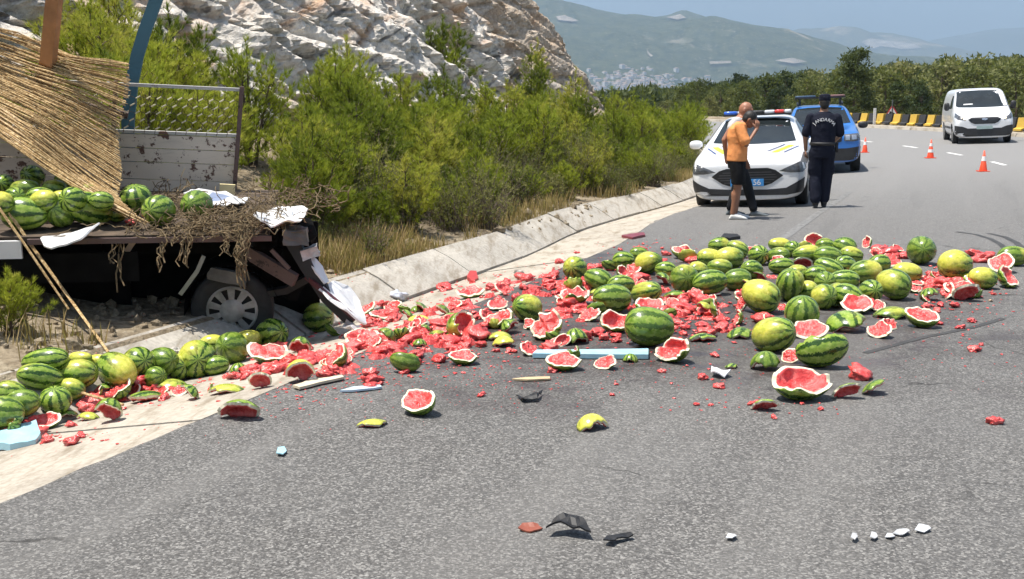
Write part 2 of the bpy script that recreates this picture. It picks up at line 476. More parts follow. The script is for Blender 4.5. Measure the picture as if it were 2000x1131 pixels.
# ---------------------------------------------------------------- the cliff
def build_cliff():
    nu, nv = 860, 300
    q = np.linspace(-6, 62, nu); h = np.linspace(-.8, 15.5, nv)
    Q, Hh = np.meshgrid(q, h, indexing='ij')
    # foot line: parallel to the road, then turning away behind the last buttress
    sF = np.minimum(Q, 39.8) + 2.2 * (1 - np.exp(-np.maximum(Q - 39.8, 0) / 2.5)); wF = 5.6 + np.maximum(Q - 39.6, 0) * .8
    lean = np.interp(Hh, [-1, 1.2, 4, 8, 15.5], [-.3, .3, 2.5, 5.9, 11.8])
    strat_a = Q * .894 - Hh * .447; strat_b = Q * .447 + Hh * .894
    big = fbm(Q * .13, Hh * .16, 0, 21, 3) * 1.5
    bw = strat_b + .9 * fbm(strat_a * .22, strat_b * .35, 1.0, 22, 3) + .35 * fbm(strat_a * .9, strat_b * .9, 2.0, 23, 3)
    def saw(t): f = t - np.floor(t); return np.where(f < .82, f / .82, (1 - f) / .18)
    mod = .55 + .8 * np.abs(vnoise(strat_a * .25, np.floor(bw * .62), 5.0, 24))
    slabs = (saw(bw * .62) - .5) * .62 * mod + (saw(bw * 1.75 + .3 * vnoise(strat_a * .5, Hh * .5, 0, 25)) - .5) * .24 * (.5 + np.abs(vnoise(strat_a * .6, bw, 3.0, 26)))
    c2, e2 = worley(strat_a * .55, strat_b * 1.1, 0 * Q + 1.5, 51)
    c3, e3 = worley(strat_a * 1.6, strat_b * 3.0, 0 * Q + 2.5, 61)
    c4, e4 = worley(strat_a * 3.4, strat_b * 6.0, 0 * Q + 3.5, 66)
    pits = np.zeros_like(Q)
    for q0, h0, rq, rh, am in ((17.4, 4.9, .8, 1.3, 1.2), (14.2, 3.9, .9, .9, 1.0), (13.0, 5.2, .7, .8, .8), (20.4, 5.9, .8, .6, .6), (11.0, 4.2, .6, 1.0, .8), (24.5, 6.5, .7, .8, .6), (9.0, 3.2, .8, .7, .8)):
        r2 = ((Q - q0 + .45 * (Hh - h0)) / rq) ** 2 + ((Hh - h0) / rh) ** 2; pits -= am * np.exp(-(r2 ** 1.4))
    disp = big + slabs + pits + ((c2 - .5) * .42 + (c3 - .5) * .24 + (c4 - .5) * .11) * (1.25 - .75 * smooth(14, 22, Q)) - .16 * np.exp(-(e2 / .06) ** 2) - .06 * np.exp(-(e3 / .08) ** 2) + .13 * fbm(Q * 3, Hh * 3, 0, 71, 4)
    disp = disp * smooth(-.9, .6, Hh)
    # a tall buttress at the far end
    but = np.exp(-((Q - 37.2 + Hh * .12) / 3.4) ** 2); disp = disp * (1 - .40 * but) + but * 1.1
    crack = np.exp(-((Q - 33.6 + Hh * .26) / .40) ** 2); disp = disp - crack * 1.5
    W = wF + lean - disp; S = sF
    X, Y = road_xy(S, W)
    far = smooth(37, 60, Q) * 4.0
    Xo = X; Yo = Y
    Zz = Hh + .10 * fbm(Q * 2, Hh * 2, 4, 81, 2)
    o = mobj('cliff', np.stack([Xo, Yo, Zz], -1).reshape(-1, 3), grid_faces(nu, nv), MAT['rock'])
    tag(o, 'pale limestone rock cliff with dark clefts above the shrubs', 'cliff', kind='structure')
    return o
cliff = build_cliff()

# ---------------------------------------------------------------- the wooded rise, valley floor and mountains
def forest_z(x, y):
    x = np.asarray(x, float); y = np.asarray(y, float)
    k = smooth(15, 120, x)
    z = -5.0 + np.maximum(0, y - 95) * (.018 + .047 * k)
    z = z - np.maximum(0, y - 270) * .20
    return z + 1.3 * fbm(x * .02, y * .02, 0, 91, 3)
xs = np.linspace(-60, 330, 70); ys = np.linspace(58, 420, 60)
Xf, Yf = np.meshgrid(xs, ys, indexing='ij')
forest_floor = mobj('forest_floor', np.stack([Xf, Yf, forest_z(Xf, Yf) - .8 - 4.0 * (1 - smooth(60, 100, Yf))], -1).reshape(-1, 3), grid_faces(70, 60), MAT['soil'], smooth_=True)
tag(forest_floor, 'rising ground under the pine wood beyond the bend', 'hillside', kind='structure')
MAT['valley'] = m_hill('valley_floor', (.05, .06, .03), (.12, .115, .07), (.22, .19, .13), .003)
vf = mobj('valley_floor', [(-16000, -3000, -40), (16000, -3000, -40), (16000, 21000, -40), (-16000, 21000, -40)], [(0, 1, 2, 3)], MAT['valley'])
tag(vf, 'flat valley floor reaching to the mountains', 'ground', kind='structure')
def mountain(name, label, ridge, D, depth, base, mat, seed, rough, patches=()):
    """ridge: picture points of the skyline of a range whose crest stands D metres away"""
    us = np.array([r[0] for r in ridge]); vs = np.array([r[1] for r in ridge])
    x = (us - 1000) / F_PX * D; z = CAM_H + (192 - vs) / F_PX * D
    nx, nd = 170, 60
    xx = np.linspace(x[0], x[-1], nx); zz = np.interp(xx, x, z)
    t = np.linspace(0, 1.6, nd)
    Xm, T = np.meshgrid(xx, t, indexing='ij'); Zr = np.repeat(zz[:, None], nd, 1)
    prof = np.where(T <= 1, np.sin(np.minimum(T, 1) * math.pi / 2) ** 1.25, 1 - (T - 1) ** 1.2 * .9)
    Ym = D - depth * (1 - T)
    f = fbm(Xm / depth * 3.0, Ym / depth * 3.0, 0, seed, 5)
    ridges = np.abs(fbm(Xm / depth * 1.9, Ym / depth * 1.1, 2.0, seed + 9, 4))
    am = (Zr - base) * rough * np.sin(np.clip(T, 0, 1) * math.pi) ** .7
    Zm = base + (Zr - base) * prof + f * am * .8 - ridges * am * .9 + (Zr - base) * .03 * fbm(Xm / depth * 14, T * 9, 0, seed + 5, 3)
    o = mobj(name, np.stack([Xm, Ym, Zm], -1).reshape(-1, 3), grid_faces(nx, nd), mat, smooth_=True)
    return tag(o, label, 'mountain', kind='structure')
MAT['mt1'] = m_hill('hill_scrub', (.018, .030, .014), (.060, .068, .032), (.30, .26, .20), .0035)
MAT['mt2'] = m_hill('hill_bare', (.022, .034, .017), (.07, .072, .038), (.34, .27, .20), .0022)
MAT['mt3'] = m_hill('mountain_far', (.022, .032, .020), (.05, .058, .036), (.10, .10, .075), .0011)
MAT['quarry'] = plain('quarry_scar', (.20, .175, .145), .95, var=.5, scale=.03)
mountain('mountain', 'farthest hazy blue range along the skyline', [(-900, 60), (200, -60), (900, -95), (1300, -70), (1650, -45), (1800, -22), (1870, 0), (1940, 24), (2000, 37), (2080, 30), (2500, -10), (3300, 60)], 15500, 5200, -40, MAT['mt3'], 5, .35)
mountain('mountain', 'dusky blue hills low on the right below the far range', [(1500, 120), (1650, 104), (1760, 92), (1850, 72), (1920, 60), (1990, 57), (2080, 62), (2400, 90)], 9000, 2200, -40, MAT['mt3'], 15, .3)
mountain('mountain', 'bare-topped middle hills with a quarried slope', [(1250, 130), (1430, 95), (1500, 74), (1560, 58), (1630, 56), (1670, 70), (1720, 68), (1790, 84), (1850, 104), (1900, 118), (2100, 130)], 7400, 1800, -40, MAT['mt2'], 25, .3)
mt = mountain('mountain', 'big dark wooded hill with the town at its foot', [(300, 60), (800, -10), (1000, -4), (1085, 12), (1160, 26), (1250, 38), (1300, 36), (1328, 28), (1360, 36), (1400, 50), (1450, 64), (1500, 84), (1560, 100), (1640, 116), (1760, 128), (1900, 150)], 4600, 1900, -38, MAT['mt1'], 35, .30)
# ================================================================ watermelons
def m_rind():
    g = G('melon_rind'); p = g.coord('Object')
    oi = g.n('ObjectInfo')
    sx = g.n('SeparateXYZ', None, Vector=p)
    off = g.math('MULTIPLY', oi.outputs['Random'], 40.0)
    cmb = g.n('CombineXYZ', None, X=off, Y=off, Z=0.0)
    pv_ = g.n('VectorMath', {'operation': 'ADD'}, i0=p, i1=cmb.outputs[0]).outputs[0]
    ang = g.math('ARCTAN2', sx.outputs[2], sx.outputs[1])
    nz = g.noise(pv_, 3.2, 4, .6); nf = g.noise(pv_, 11, 4, .7)
    wob = g.math('ADD', g.math('MULTIPLY', g.math('SUBTRACT', nz, .5), 5.2), g.math('MULTIPLY', g.math('SUBTRACT', nf, .5), 3.6))
    st = g.math('SINE', g.math('ADD', g.math('MULTIPLY', ang, 9.0), wob))
    nb = g.noise(pv_, 4.5, 5, .65)
    lightc = g.ramp(nb, [(.3, (.13, .23, .022)), (.52, (.25, .36, .05)), (.75, (.44, .49, .14))])
    darkc = g.ramp(nf, [(.3, (.012, .040, .006)), (.7, (.04, .10, .012))])
    midc = g.mix(.6, lightc, darkc)
    stripe = g.mix(g.ramp(st, [(.20, 0.0), (.46, 1.0)]), lightc, darkc)
    # some fruit are dark all over, some pale
    tone = g.ramp(oi.outputs['Random'], [(0.0, 0.0), (.55, .15), (1.0, .75)])
    stripe = g.mix(g.math('MULTIPLY', tone, .75), stripe, midc)
    # the yellow ground spot
    dn = g.n('VectorMath', {'operation': 'MULTIPLY_ADD'}, i0=oi.outputs['Color'], i1=(2, 2, 2), i2=(-1, -1, -1)).outputs[0]
    pn = g.n('VectorMath', {'operation': 'NORMALIZE'}, i0=p).outputs[0]
    dot = g.n('VectorMath', {'operation': 'DOT_PRODUCT'}, i0=pn, i1=dn).outputs['Value']
    th = g.math('SUBTRACT', 1.15, g.math('MULTIPLY', oi.outputs['Alpha'], 1.25))
    m = g.math('SUBTRACT', g.math('ADD', dot, g.math('MULTIPLY', g.math('SUBTRACT', nz, .5), .9)), th)
    m = g.math('MULTIPLY', g.math('MULTIPLY', m, 1.7, True), g.math('GREATER_THAN', oi.outputs['Alpha'], .02))
    yel = g.ramp(nb, [(.3, (.46, .47, .05)), (.55, (.66, .62, .10)), (.78, (.76, .72, .24))])
    col = g.mix(g.math('MULTIPLY', m, .92), stripe, yel)
    # dust and scuffs
    col = g.mix(g.ramp(g.noise(pv_, 7, 6, .75), [(.60, 0.0), (.78, .35)]), col, (.34, .31, .23))
    g.base(col, g.ramp(nf, [(.3, .15), (.7, .32)]), spec=.5)
    g.bump(nz, .06, .02)
    return g.m
def m_flesh(name, rim):
    g = G(name); p = g.coord('Object'); q = g.pos()
    n1 = g.noise(q, 17, 4, .6); n2 = g.noise(q, 90, 3, .7)
    c = g.ramp(n1, [(.28, (.46, .018, .020)), (.5, (.70, .065, .060)), (.72, (.80, .20, .17))])
    c = g.mix(.22, c, g.ramp(n2, [(.35, (.40, .02, .02)), (.65, (.86, .28, .25))]))
    sd = g.vor(q, 26)
    c = g.mix(g.ramp(sd, [(.035, .85), (.07, 0.0)]), c, (.05, .018, .01))
    if rim:
        ln = g.n('VectorMath', {'operation': 'LENGTH'}, i0=p).outputs['Value']
        c = g.mix(g.ramp(g.math('ADD', ln, g.math('MULTIPLY', g.math('SUBTRACT', n1, .5), .18)), [(.83, 0.0), (.90, .85)]), c, (.80, .50, .40))
    g.base(c, .20, spec=.6)
    g.bump(g.math('ADD', n2, n1), .7, .008)
    return g.m
MAT['flesh_in'] = m_flesh('melon_flesh_in_rind', True)
MAT['rind'] = m_rind(); MAT['flesh'] = m_flesh('melon_flesh', False)
MAT['pith'] = plain('melon_pith', (.76, .70, .52), .55, var=.18, scale=5)

def melon_mesh(k):
    nu, nv = 30, 18
    a = np.linspace(0, 2 * math.pi, nu, endpoint=False); b = np.linspace(0, math.pi, nv)
    A, B = np.meshgrid(a, b, indexing='ij')
    x = -np.cos(B); r = np.sin(B) ** .92
    y = r * np.cos(A); z = r * np.sin(A)
    bumpy = 1 + .05 * fbm(x * 1.4 + k * 9, y * 1.4, z * 1.4, 100 + k, 3)
    tap = 1 + (.10 * ((k * 37) % 5 - 2) / 2) * x; y = y * tap; z = z * tap + .05 * ((k * 13) % 3 - 1) * x * x
    V = np.stack([x * bumpy - .05 * np.exp(-((x - 1) / .06) ** 2), y * bumpy, z * bumpy], -1).reshape(-1, 3)
    me = mesh_data('watermelon', V, grid_faces(nu, nv, True), MAT['rind'], True)
    return me
MELONS = [melon_mesh(k) for k in range(8)]
def shell_meshes(seed, th, jag, fill, axis):
    """rind cap with pale broken rim, and the red flesh left in it; opening towards local +z (or +x)"""
    nphi, nt, nf = 44, 9, 8
    ph = np.linspace(0, 2 * math.pi, nphi, endpoint=False)
    cx, cy = np.cos(ph) * 1.7, np.sin(ph) * 1.7
    j = 1.6 * fbm(cx * .75 + seed * 3.1, cy * .75, seed * .7, 200 + seed, 2) + .75 * fbm(cx * 1.7 + seed, cy * 1.7, 1.0, 230 + seed, 2) + .18 * vnoise(cx * 5, cy * 5, seed, 240 + seed)
    tm = np.clip(R(th) * (1 + jag * j), R(15), R(165))
    def cap(t, rad):
        th_ = tm[:, None] * t[None, :]
        return np.stack([np.sin(th_) * np.cos(ph)[:, None], np.sin(th_) * np.sin(ph)[:, None], -np.cos(th_)], -1) * rad
    t = np.linspace(0.02, 1, nt)
    outer = cap(t, 1.0)
    wob = .02 * vnoise(cx * 6, cy * 6, 0, 250 + seed)
    rim = cap(np.array([1.0 - .004]), 0.865)[:, 0] + wob[:, None]
    tf = np.linspace(0, 1, nf)[::-1]
    hollow = cap(np.maximum(tf, .03), .80)
    plane = rim.mean(0)
    disc = rim[:, None, :] * tf[None, :, None] + plane[None, None, :] * (1 - tf)[None, :, None]
    fl = hollow * (1 - fill) + disc * fill
    P = fl.reshape(-1, 3)
    nse = (fbm(P[:, 0] * 3.2 + seed, P[:, 1] * 3.2, P[:, 2] * 3.2, 260 + seed, 3) * .34 + .10 * vnoise(P[:, 0] * 11, P[:, 1] * 11, P[:, 2] * 11, 270 + seed)).reshape(fl.shape[:2])
    edge = np.clip((1 - tf) * 5, 0, 1)[None, :] * (.45 + .55 * fill if fill < 1 else 1)
    fl[:, :, 2] += np.maximum(nse, -.25) * edge; fl *= (1 - .03 * (1 - edge))[:, :, None]
    V = np.concatenate([outer.reshape(-1, 3), rim]); nO = nphi * nt
    F = grid_faces(nphi, nt, True).tolist(); mi = [0] * len(F)
    F.append([i * nt for i in range(nphi)][::-1]); mi.append(0)
    for i in range(nphi):
        i2 = (i + 1) % nphi
        F.append([i * nt + nt - 1, i2 * nt + nt - 1, nO + i2, nO + i]); mi.append(1)
    # inner pith skin so that thin rind is closed from behind
    Vf = np.concatenate([rim, fl.reshape(-1, 3)])
    Ff = [[i, (i + 1) % nphi, nphi + ((i + 1) % nphi) * nf, nphi + i * nf] for i in range(nphi)]
    Ff += (grid_faces(nphi, nf, True) + nphi).tolist(); Ff.append([nphi + i * nf + nf - 1 for i in range(nphi)])
    def perm(v): return v if axis == 'z' else np.stack([v[:, 2], v[:, 0], v[:, 1]], -1)
    a = mesh_data('rind', perm(V), F, [MAT['rind'], MAT['pith']], False, mi)
    a.polygons.foreach_set('use_smooth', np.array([m == 0 for m in mi]))
    b = mesh_data('flesh', perm(Vf), Ff, [MAT['flesh_in']], True)
    return a, b, perm(V)
SHELLS = {}
def get_shell(th, fill, axis):
    key = (round(th / 10) * 10, round(fill * 3) / 3, axis)
    lst = SHELLS.setdefault(key, [])
    if len(lst) < 5:
        k = len(SHELLS) * 5 + len(lst)
        lst.append(shell_meshes(k, key[0], rnd.uniform(.18, .36), key[1], axis)); return lst[-1]
    return rnd.choice(lst)
OPEN = {'U': (0, -.25, 1), 'UL': (-.5, -.35, .8), 'UR': (.5, -.35, .8), 'UF': (.05, -.42, .95), 'F': (.1, -.85, .6), 'FL': (-.75, -.5, .65), 'FR': (.75, -.5, .65),
        'L': (-1, -.25, .4), 'R': (1, -.25, .4), 'B': (.05, .9, .45), 'BL': (-.5, .7, .6), 'BR': (.5, .7, .6), 'D': (.05, -.12, -1), 'DF': (.05, -.75, -.7), 'DL': (-.6, -.3, -.75), 'DR': (.6, -.3, -.75)}
def patch_color(rot, direction, amount):
    d = rot.to_3x3().inverted() @ Vector(direction).normalized()
    return (d.x * .5 + .5, d.y * .5 + .5, d.z * .5 + .5, amount)
YDIR = {'t': (0, -.25, 1), 'l': (-.8, -.5, .45), 'r': (.8, -.5, .45), 'f': (0, -1, .2), 'tl': (-.5, -.4, .75), 'tr': (.5, -.4, .75), 'n': (0, 0, -1)}
GROUPS = {'road': 'watermelons spilled on the road', 'left': 'watermelons fallen along the gutter', 'bed': 'watermelons left on the truck bed'}
placed = []
def bed_point(u, v): return None
def put_on(o, V, base_z, p, M):
    wz = (np.asarray(V) @ np.array(M.to_3x3()).T)[:, 2].min()
    o.matrix_world = Matrix.Translation((p.x, p.y, base_z - wz)) @ M
def whole(u, v, w, h, axis, yel, label, where='road', surf=None, dz=0.0):
    if surf: p = surf(u, v + h / 2 - 2); bz = p.z
    else:
        p = on_ground(u, v + h / 2 - 1, dz); bz = ground_z(p.x, p.y) + dz - .006
    sc = px_per_m((p.x, p.y, bz + .1))
    k_ = 1.03
    hx, hz = w / 2 / sc * k_, h / 2 / sc * 1.02 * k_
    hy = max(hx, hz) * .95
    jit = rnd.uniform(-14, 14)
    if axis == 'x': S = Vector((hx * 1.0, (hy + hz) / 2, hz)); E = Euler((rnd.uniform(0, 6.3), R(rnd.uniform(-8, 8)), R(jit)))
    elif axis == 'd': S = Vector((hx * 1.10, hz, hz)); E = Euler((rnd.uniform(0, 6.3), R(rnd.choice((-1, 1)) * 16), R(rnd.choice((-38, 38)) + jit)))
    elif axis == 'z': S = Vector((hz, hx, hx)); E = Euler((rnd.uniform(0, 6.3), R(72), R(90 + jit)))
    else: S = Vector((hy * 1.1, hx, hz)); E = Euler((rnd.uniform(0, 6.3), R(rnd.uniform(6, 22)), R(90 + jit * 1.6)))
    if axis in ('x', 'y') and abs(S.y - S.z) / S.z > .02:
        m = (S.y + S.z) / 2 if axis == 'x' else None
        if m: S = Vector((S.x, S.z, S.z))
        else: S = Vector((S.x, (S.y + S.z) / 2, (S.y + S.z) / 2))
    rot = E.to_matrix().to_4x4()
    me = rnd.choice(MELONS); o = bpy.data.objects.new('watermelon', me); COL.objects.link(o)
    M = rot @ Matrix.Diagonal((S.x, S.y, S.z, 1))
    V = np.empty(len(me.vertices) * 3); me.vertices.foreach_get('co', V)
    put_on(o, V.reshape(-1, 3), bz, p, M)
    o.color = patch_color(rot, YDIR[yel[0]], yel[1] * .84) if yel else (.5, .5, .5, 0)
    tag(o, label, 'watermelon', GROUPS[where]); placed.append((p.x, p.y, hx))
    return o
def piece(u, v, w, h, op, th, fill, yel, label, axis='z', where='road', surf=None, name='broken_watermelon', dz=0.0):
    if surf: p = surf(u, v + h / 2 - 2); bz = p.z
    else: p = on_ground(u, v + h / 2 - 1, dz); bz = ground_z(p.x, p.y) + dz - .004
    sc = px_per_m((p.x, p.y, bz + .08))
    rad = (w / 2 / sc) / math.sin(R(min(th, 88))) * .90
    if op[0] == 'D': fill = 0.0
    a, b, V = get_shell(th, fill, axis)
    d = Vector(OPEN[op]) + Vector((rnd.uniform(-.15, .15), rnd.uniform(-.1, .1), rnd.uniform(-.1, .1)))
    q = d.normalized().to_track_quat('Z' if axis == 'z' else 'X', 'Y')
    spin = Matrix.Rotation(rnd.uniform(-.6, .6) if axis == 'z' else rnd.uniform(0, 6.3), 4, 'Z' if axis == 'z' else 'X')
    rot = q.to_matrix().to_4x4() @ spin
    el = 1.14 if axis == 'z' else 1.0
    M = rot @ Matrix.Diagonal((rad * el * rnd.uniform(.95, 1.1), rad * rnd.uniform(.78, 1.0), rad * rnd.uniform(.8, 1.0), 1))
    root = bpy.data.objects.new(name, None); COL.objects.link(root); root.empty_display_size = .1
    put_on(root, V, bz, p, M)
    ra = bpy.data.objects.new('rind', a); link(ra, root); rb = bpy.data.objects.new('flesh', b); link(rb, root)
    ra.color = patch_color(rot, (0, -.4, .9) if 'D' in op else (0, -1, -.2), yel)
    tag(root, label, 'watermelon', GROUPS[where]); placed.append((p.x, p.y, rad))
    return root

W_ROAD = [
 (1123,527,50,42,'y',('tl',.55),'yellow-topped whole melon at the gutter end of the heap'),
 (1218,510,44,36,'x',None,'dark striped whole melon behind the open red half near the gutter end'),
 (1267,515,55,42,'d',('l',.75),'whole melon half yellow half green in the gutter end of the heap'),
 (1404,480,42,32,'x',('r',.55),'dark melon with small yellow spot at the back edge of the heap'),
 (1386,505,50,36,'x',('t',.85),'mostly yellow melon behind the striped star-ended one'),
 (1423,505,58,42,'x',('tl',.8),'long yellow melon with one green side near the back of the heap'),
 (1335,546,58,50,'y',('t',.45),'pale melon with star-shaped end stripes turned to the viewer'),
 (1386,552,68,48,'x',None,'big dark melon lying lengthwise beside the star-ended one'),
 (1440,547,54,42,'x',None,'dark green melon touching the right end of the big lengthwise one'),
 (1405,524,50,34,'x',('t',.5),'yellowish striped melon lying behind the two dark lengthwise ones'),
 (1168,548,52,42,'d',None,'mottled dark melon next to the boxy broken half'),
 (1213,557,55,38,'x',None,'dark melon pressed behind the large light-flecked one'),
 (1195,583,76,54,'x',None,'large dark melon with pale flecked bands near the gutter side'),
 (1262,573,60,42,'d',('tl',.5),'yellow-green melon behind the split one with the red gash'),
 (1268,638,96,74,'x',('n',.4),'largest whole dark green melon, standing alone in front of the heap'),
 (1029,602,54,52,'d',('tr',.6),'round melon with yellow shoulder behind the big red-faced half'),
 (1480,501,42,34,'y',None,'striped melon right of the pink cut half at the back'),
 (1518,501,46,32,'d',('t',.35),'light green melon touching the striped one at the back'),
 (1523,480,46,28,'x',('t',.9),'all-yellow melon at the very back of the heap'),
 (1547,488,34,30,'y',None,'small green melon right of the all-yellow one'),
 (1576,497,56,36,'x',('t',.65),'yellow melon with dark lower edge below the red broken ones at the back'),
 (1526,520,50,32,'x',None,'dark melon lying flat in the middle of the heap'),
 (1616,501,54,38,'x',None,'dark curved-striped melon right of the yellow one with dark edge'),
 (1649,484,42,38,'d',None,'dark striped melon in front of the standing red oval half'),
 (1662,500,46,34,'x',('t',.6),'melon with a broad yellow spot below the dark striped one at the back'),
 (1618,526,54,38,'d',None,'glossy dark melon in the middle of the heap'),
 (1690,532,62,46,'x',('r',.8),'big pale yellow melon right of the heap centre'),
 (1648,549,60,42,'x',None,'green melon with bold glossy bands below the glossy dark one'),
 (1610,552,42,40,'y',None,'melon showing a dark star end in the heap centre'),
 (1541,557,52,64,'z',('r',.5),'upright yellow-green melon standing on end mid heap'),
 (1576,568,40,38,'d',('t',.7),'small yellowish melon beside the upright one'),
 (1485,580,70,62,'d',('tl',.8),'big yellow melon at the front of the heap, dark below'),
 (1608,580,50,48,'y',('l',.6),'melon with yellow flank behind the round dark striped one'),
 (1656,579,54,46,'d',None,'brightly striped melon right of the yellow-flanked one'),
 (1565,610,66,62,'z',None,'round dark melon with vertical stripes at the heap front'),
 (1864,518,66,56,'x',('tl',.85),'large oval yellow-green melon standing clear at the right of the heap'),
 (1798,495,64,44,'y',None,'dark melon with a star end at the back right of the heap'),
 (1770,534,58,40,'x',('t',.9),'yellow melon behind the green and yellow one on the right'),
 (1744,557,62,56,'d',('l',.6),'green melon with a yellow left flank at the right front of the heap'),
 (1918,544,54,42,'x',('tl',.85),'yellow melon touching a broken green one at the right edge'),
 (1979,501,62,38,'x',('r',.5),'dark melon with yellow end cut off by the right picture edge'),
 (1510,654,80,66,'d',('l',.65),'large melon with a yellow spot in front of the round striped one'),
 (1300,528,42,34,'x',None,'dark melon wedged left of the star-ended pale one'),
 (1362,530,42,36,'x',('t',.6),'yellowish melon wedged between star-ended and lengthwise melons'),
 (1468,528,44,36,'d',None,'striped melon wedged behind the big yellow front melon'),
 (1556,536,44,36,'x',('t',.5),'half yellow melon wedged behind the upright one'),
 (1592,538,42,36,'x',None,'dark melon wedged left of the dark star end mid heap'),
 (1650,520,46,38,'d',None,'dark melon wedged between glossy one and pale yellow one'),
 (1716,516,44,36,'x',None,'dark melon wedged behind the big pale yellow one'),
 (1700,572,50,40,'y',None,'dark star-ended melon wedged behind the pale rind trough'),
 (1632,576,44,42,'d',('t',.4),'light melon wedged between yellow-flanked and brightly striped ones'),
 (1440,488,40,32,'d',('t',.5),'pale melon wedged at the back behind the long yellow one'),
 (1612,482,40,32,'x',('t',.3),'light striped melon wedged at the back below the red hollow half'),
 (1248,498,38,30,'x',None,'small dark melon wedged at the back near the gutter end'),
]
W_LEFT = [
 (91,704,92,48,'x',None,'long dark melon at the back of the left-hand gutter row'),
 (80,737,78,50,'d',('tl',.3),'light striped melon below the long dark one at the left'),
 (153,729,78,54,'x',('t',.55),'yellow-green melon next to the light striped one at the left'),
 (229,725,86,64,'d',('r',.75),'big melon dark at one end and yellow at the other in the gutter row'),
 (273,708,56,60,'d',('l',.4),'green melon leaning behind the two-toned big one'),
 (158,700,48,26,'x',('t',.95),'yellow melon peeping from behind the gutter row'),
 (192,706,44,28,'x',('t',.9),'second yellow melon peeping out beside the leaning reed stick'),
 (110,782,60,52,'z',None,'melon with dark upright stripes under the low reed stick'),
 (45,787,68,52,'x',None,'cracked green melon beside the upright-striped one'),
 (10,805,78,62,'x',('tl',.25),'big striped melon cut off by the left picture edge'),
 (320,708,60,56,'d',None,'green melon with a pink crack at its top by the truck'),
 (387,703,78,68,'y',('tl',.6),'big melon with star end and yellow flank in the gutter row'),
 (454,685,70,52,'y',None,'striped melon with star end beside the truck wheel'),
 (414,670,50,32,'x',('t',.85),'yellow melon peeping out between the two star-ended ones'),
 (485,665,54,40,'x',('t',.95),'plain yellow melon just below the hubcap'),
 (533,654,68,58,'d',None,'dark green melon beside the truck tyre'),
 (22,766,62,46,'x',('t',.4),'pale melon in the second row at the left picture edge'), (140,760,58,42,'x',('t',.6),'yellowish melon in front of the yellow-green one in the gutter row'), (300,738,54,42,'d',None,'green melon in front of the leaning one in the gutter row'), (350,716,56,48,'d',('t',.5),'pale melon between pink-cracked one and the big star-ended one'), (424,714,50,38,'x',None,'small dark melon in front of the two star-ended ones'),
 (623,621,60,56,'x',('t',.55),'melon with yellow top under the hanging white bumper'),
]
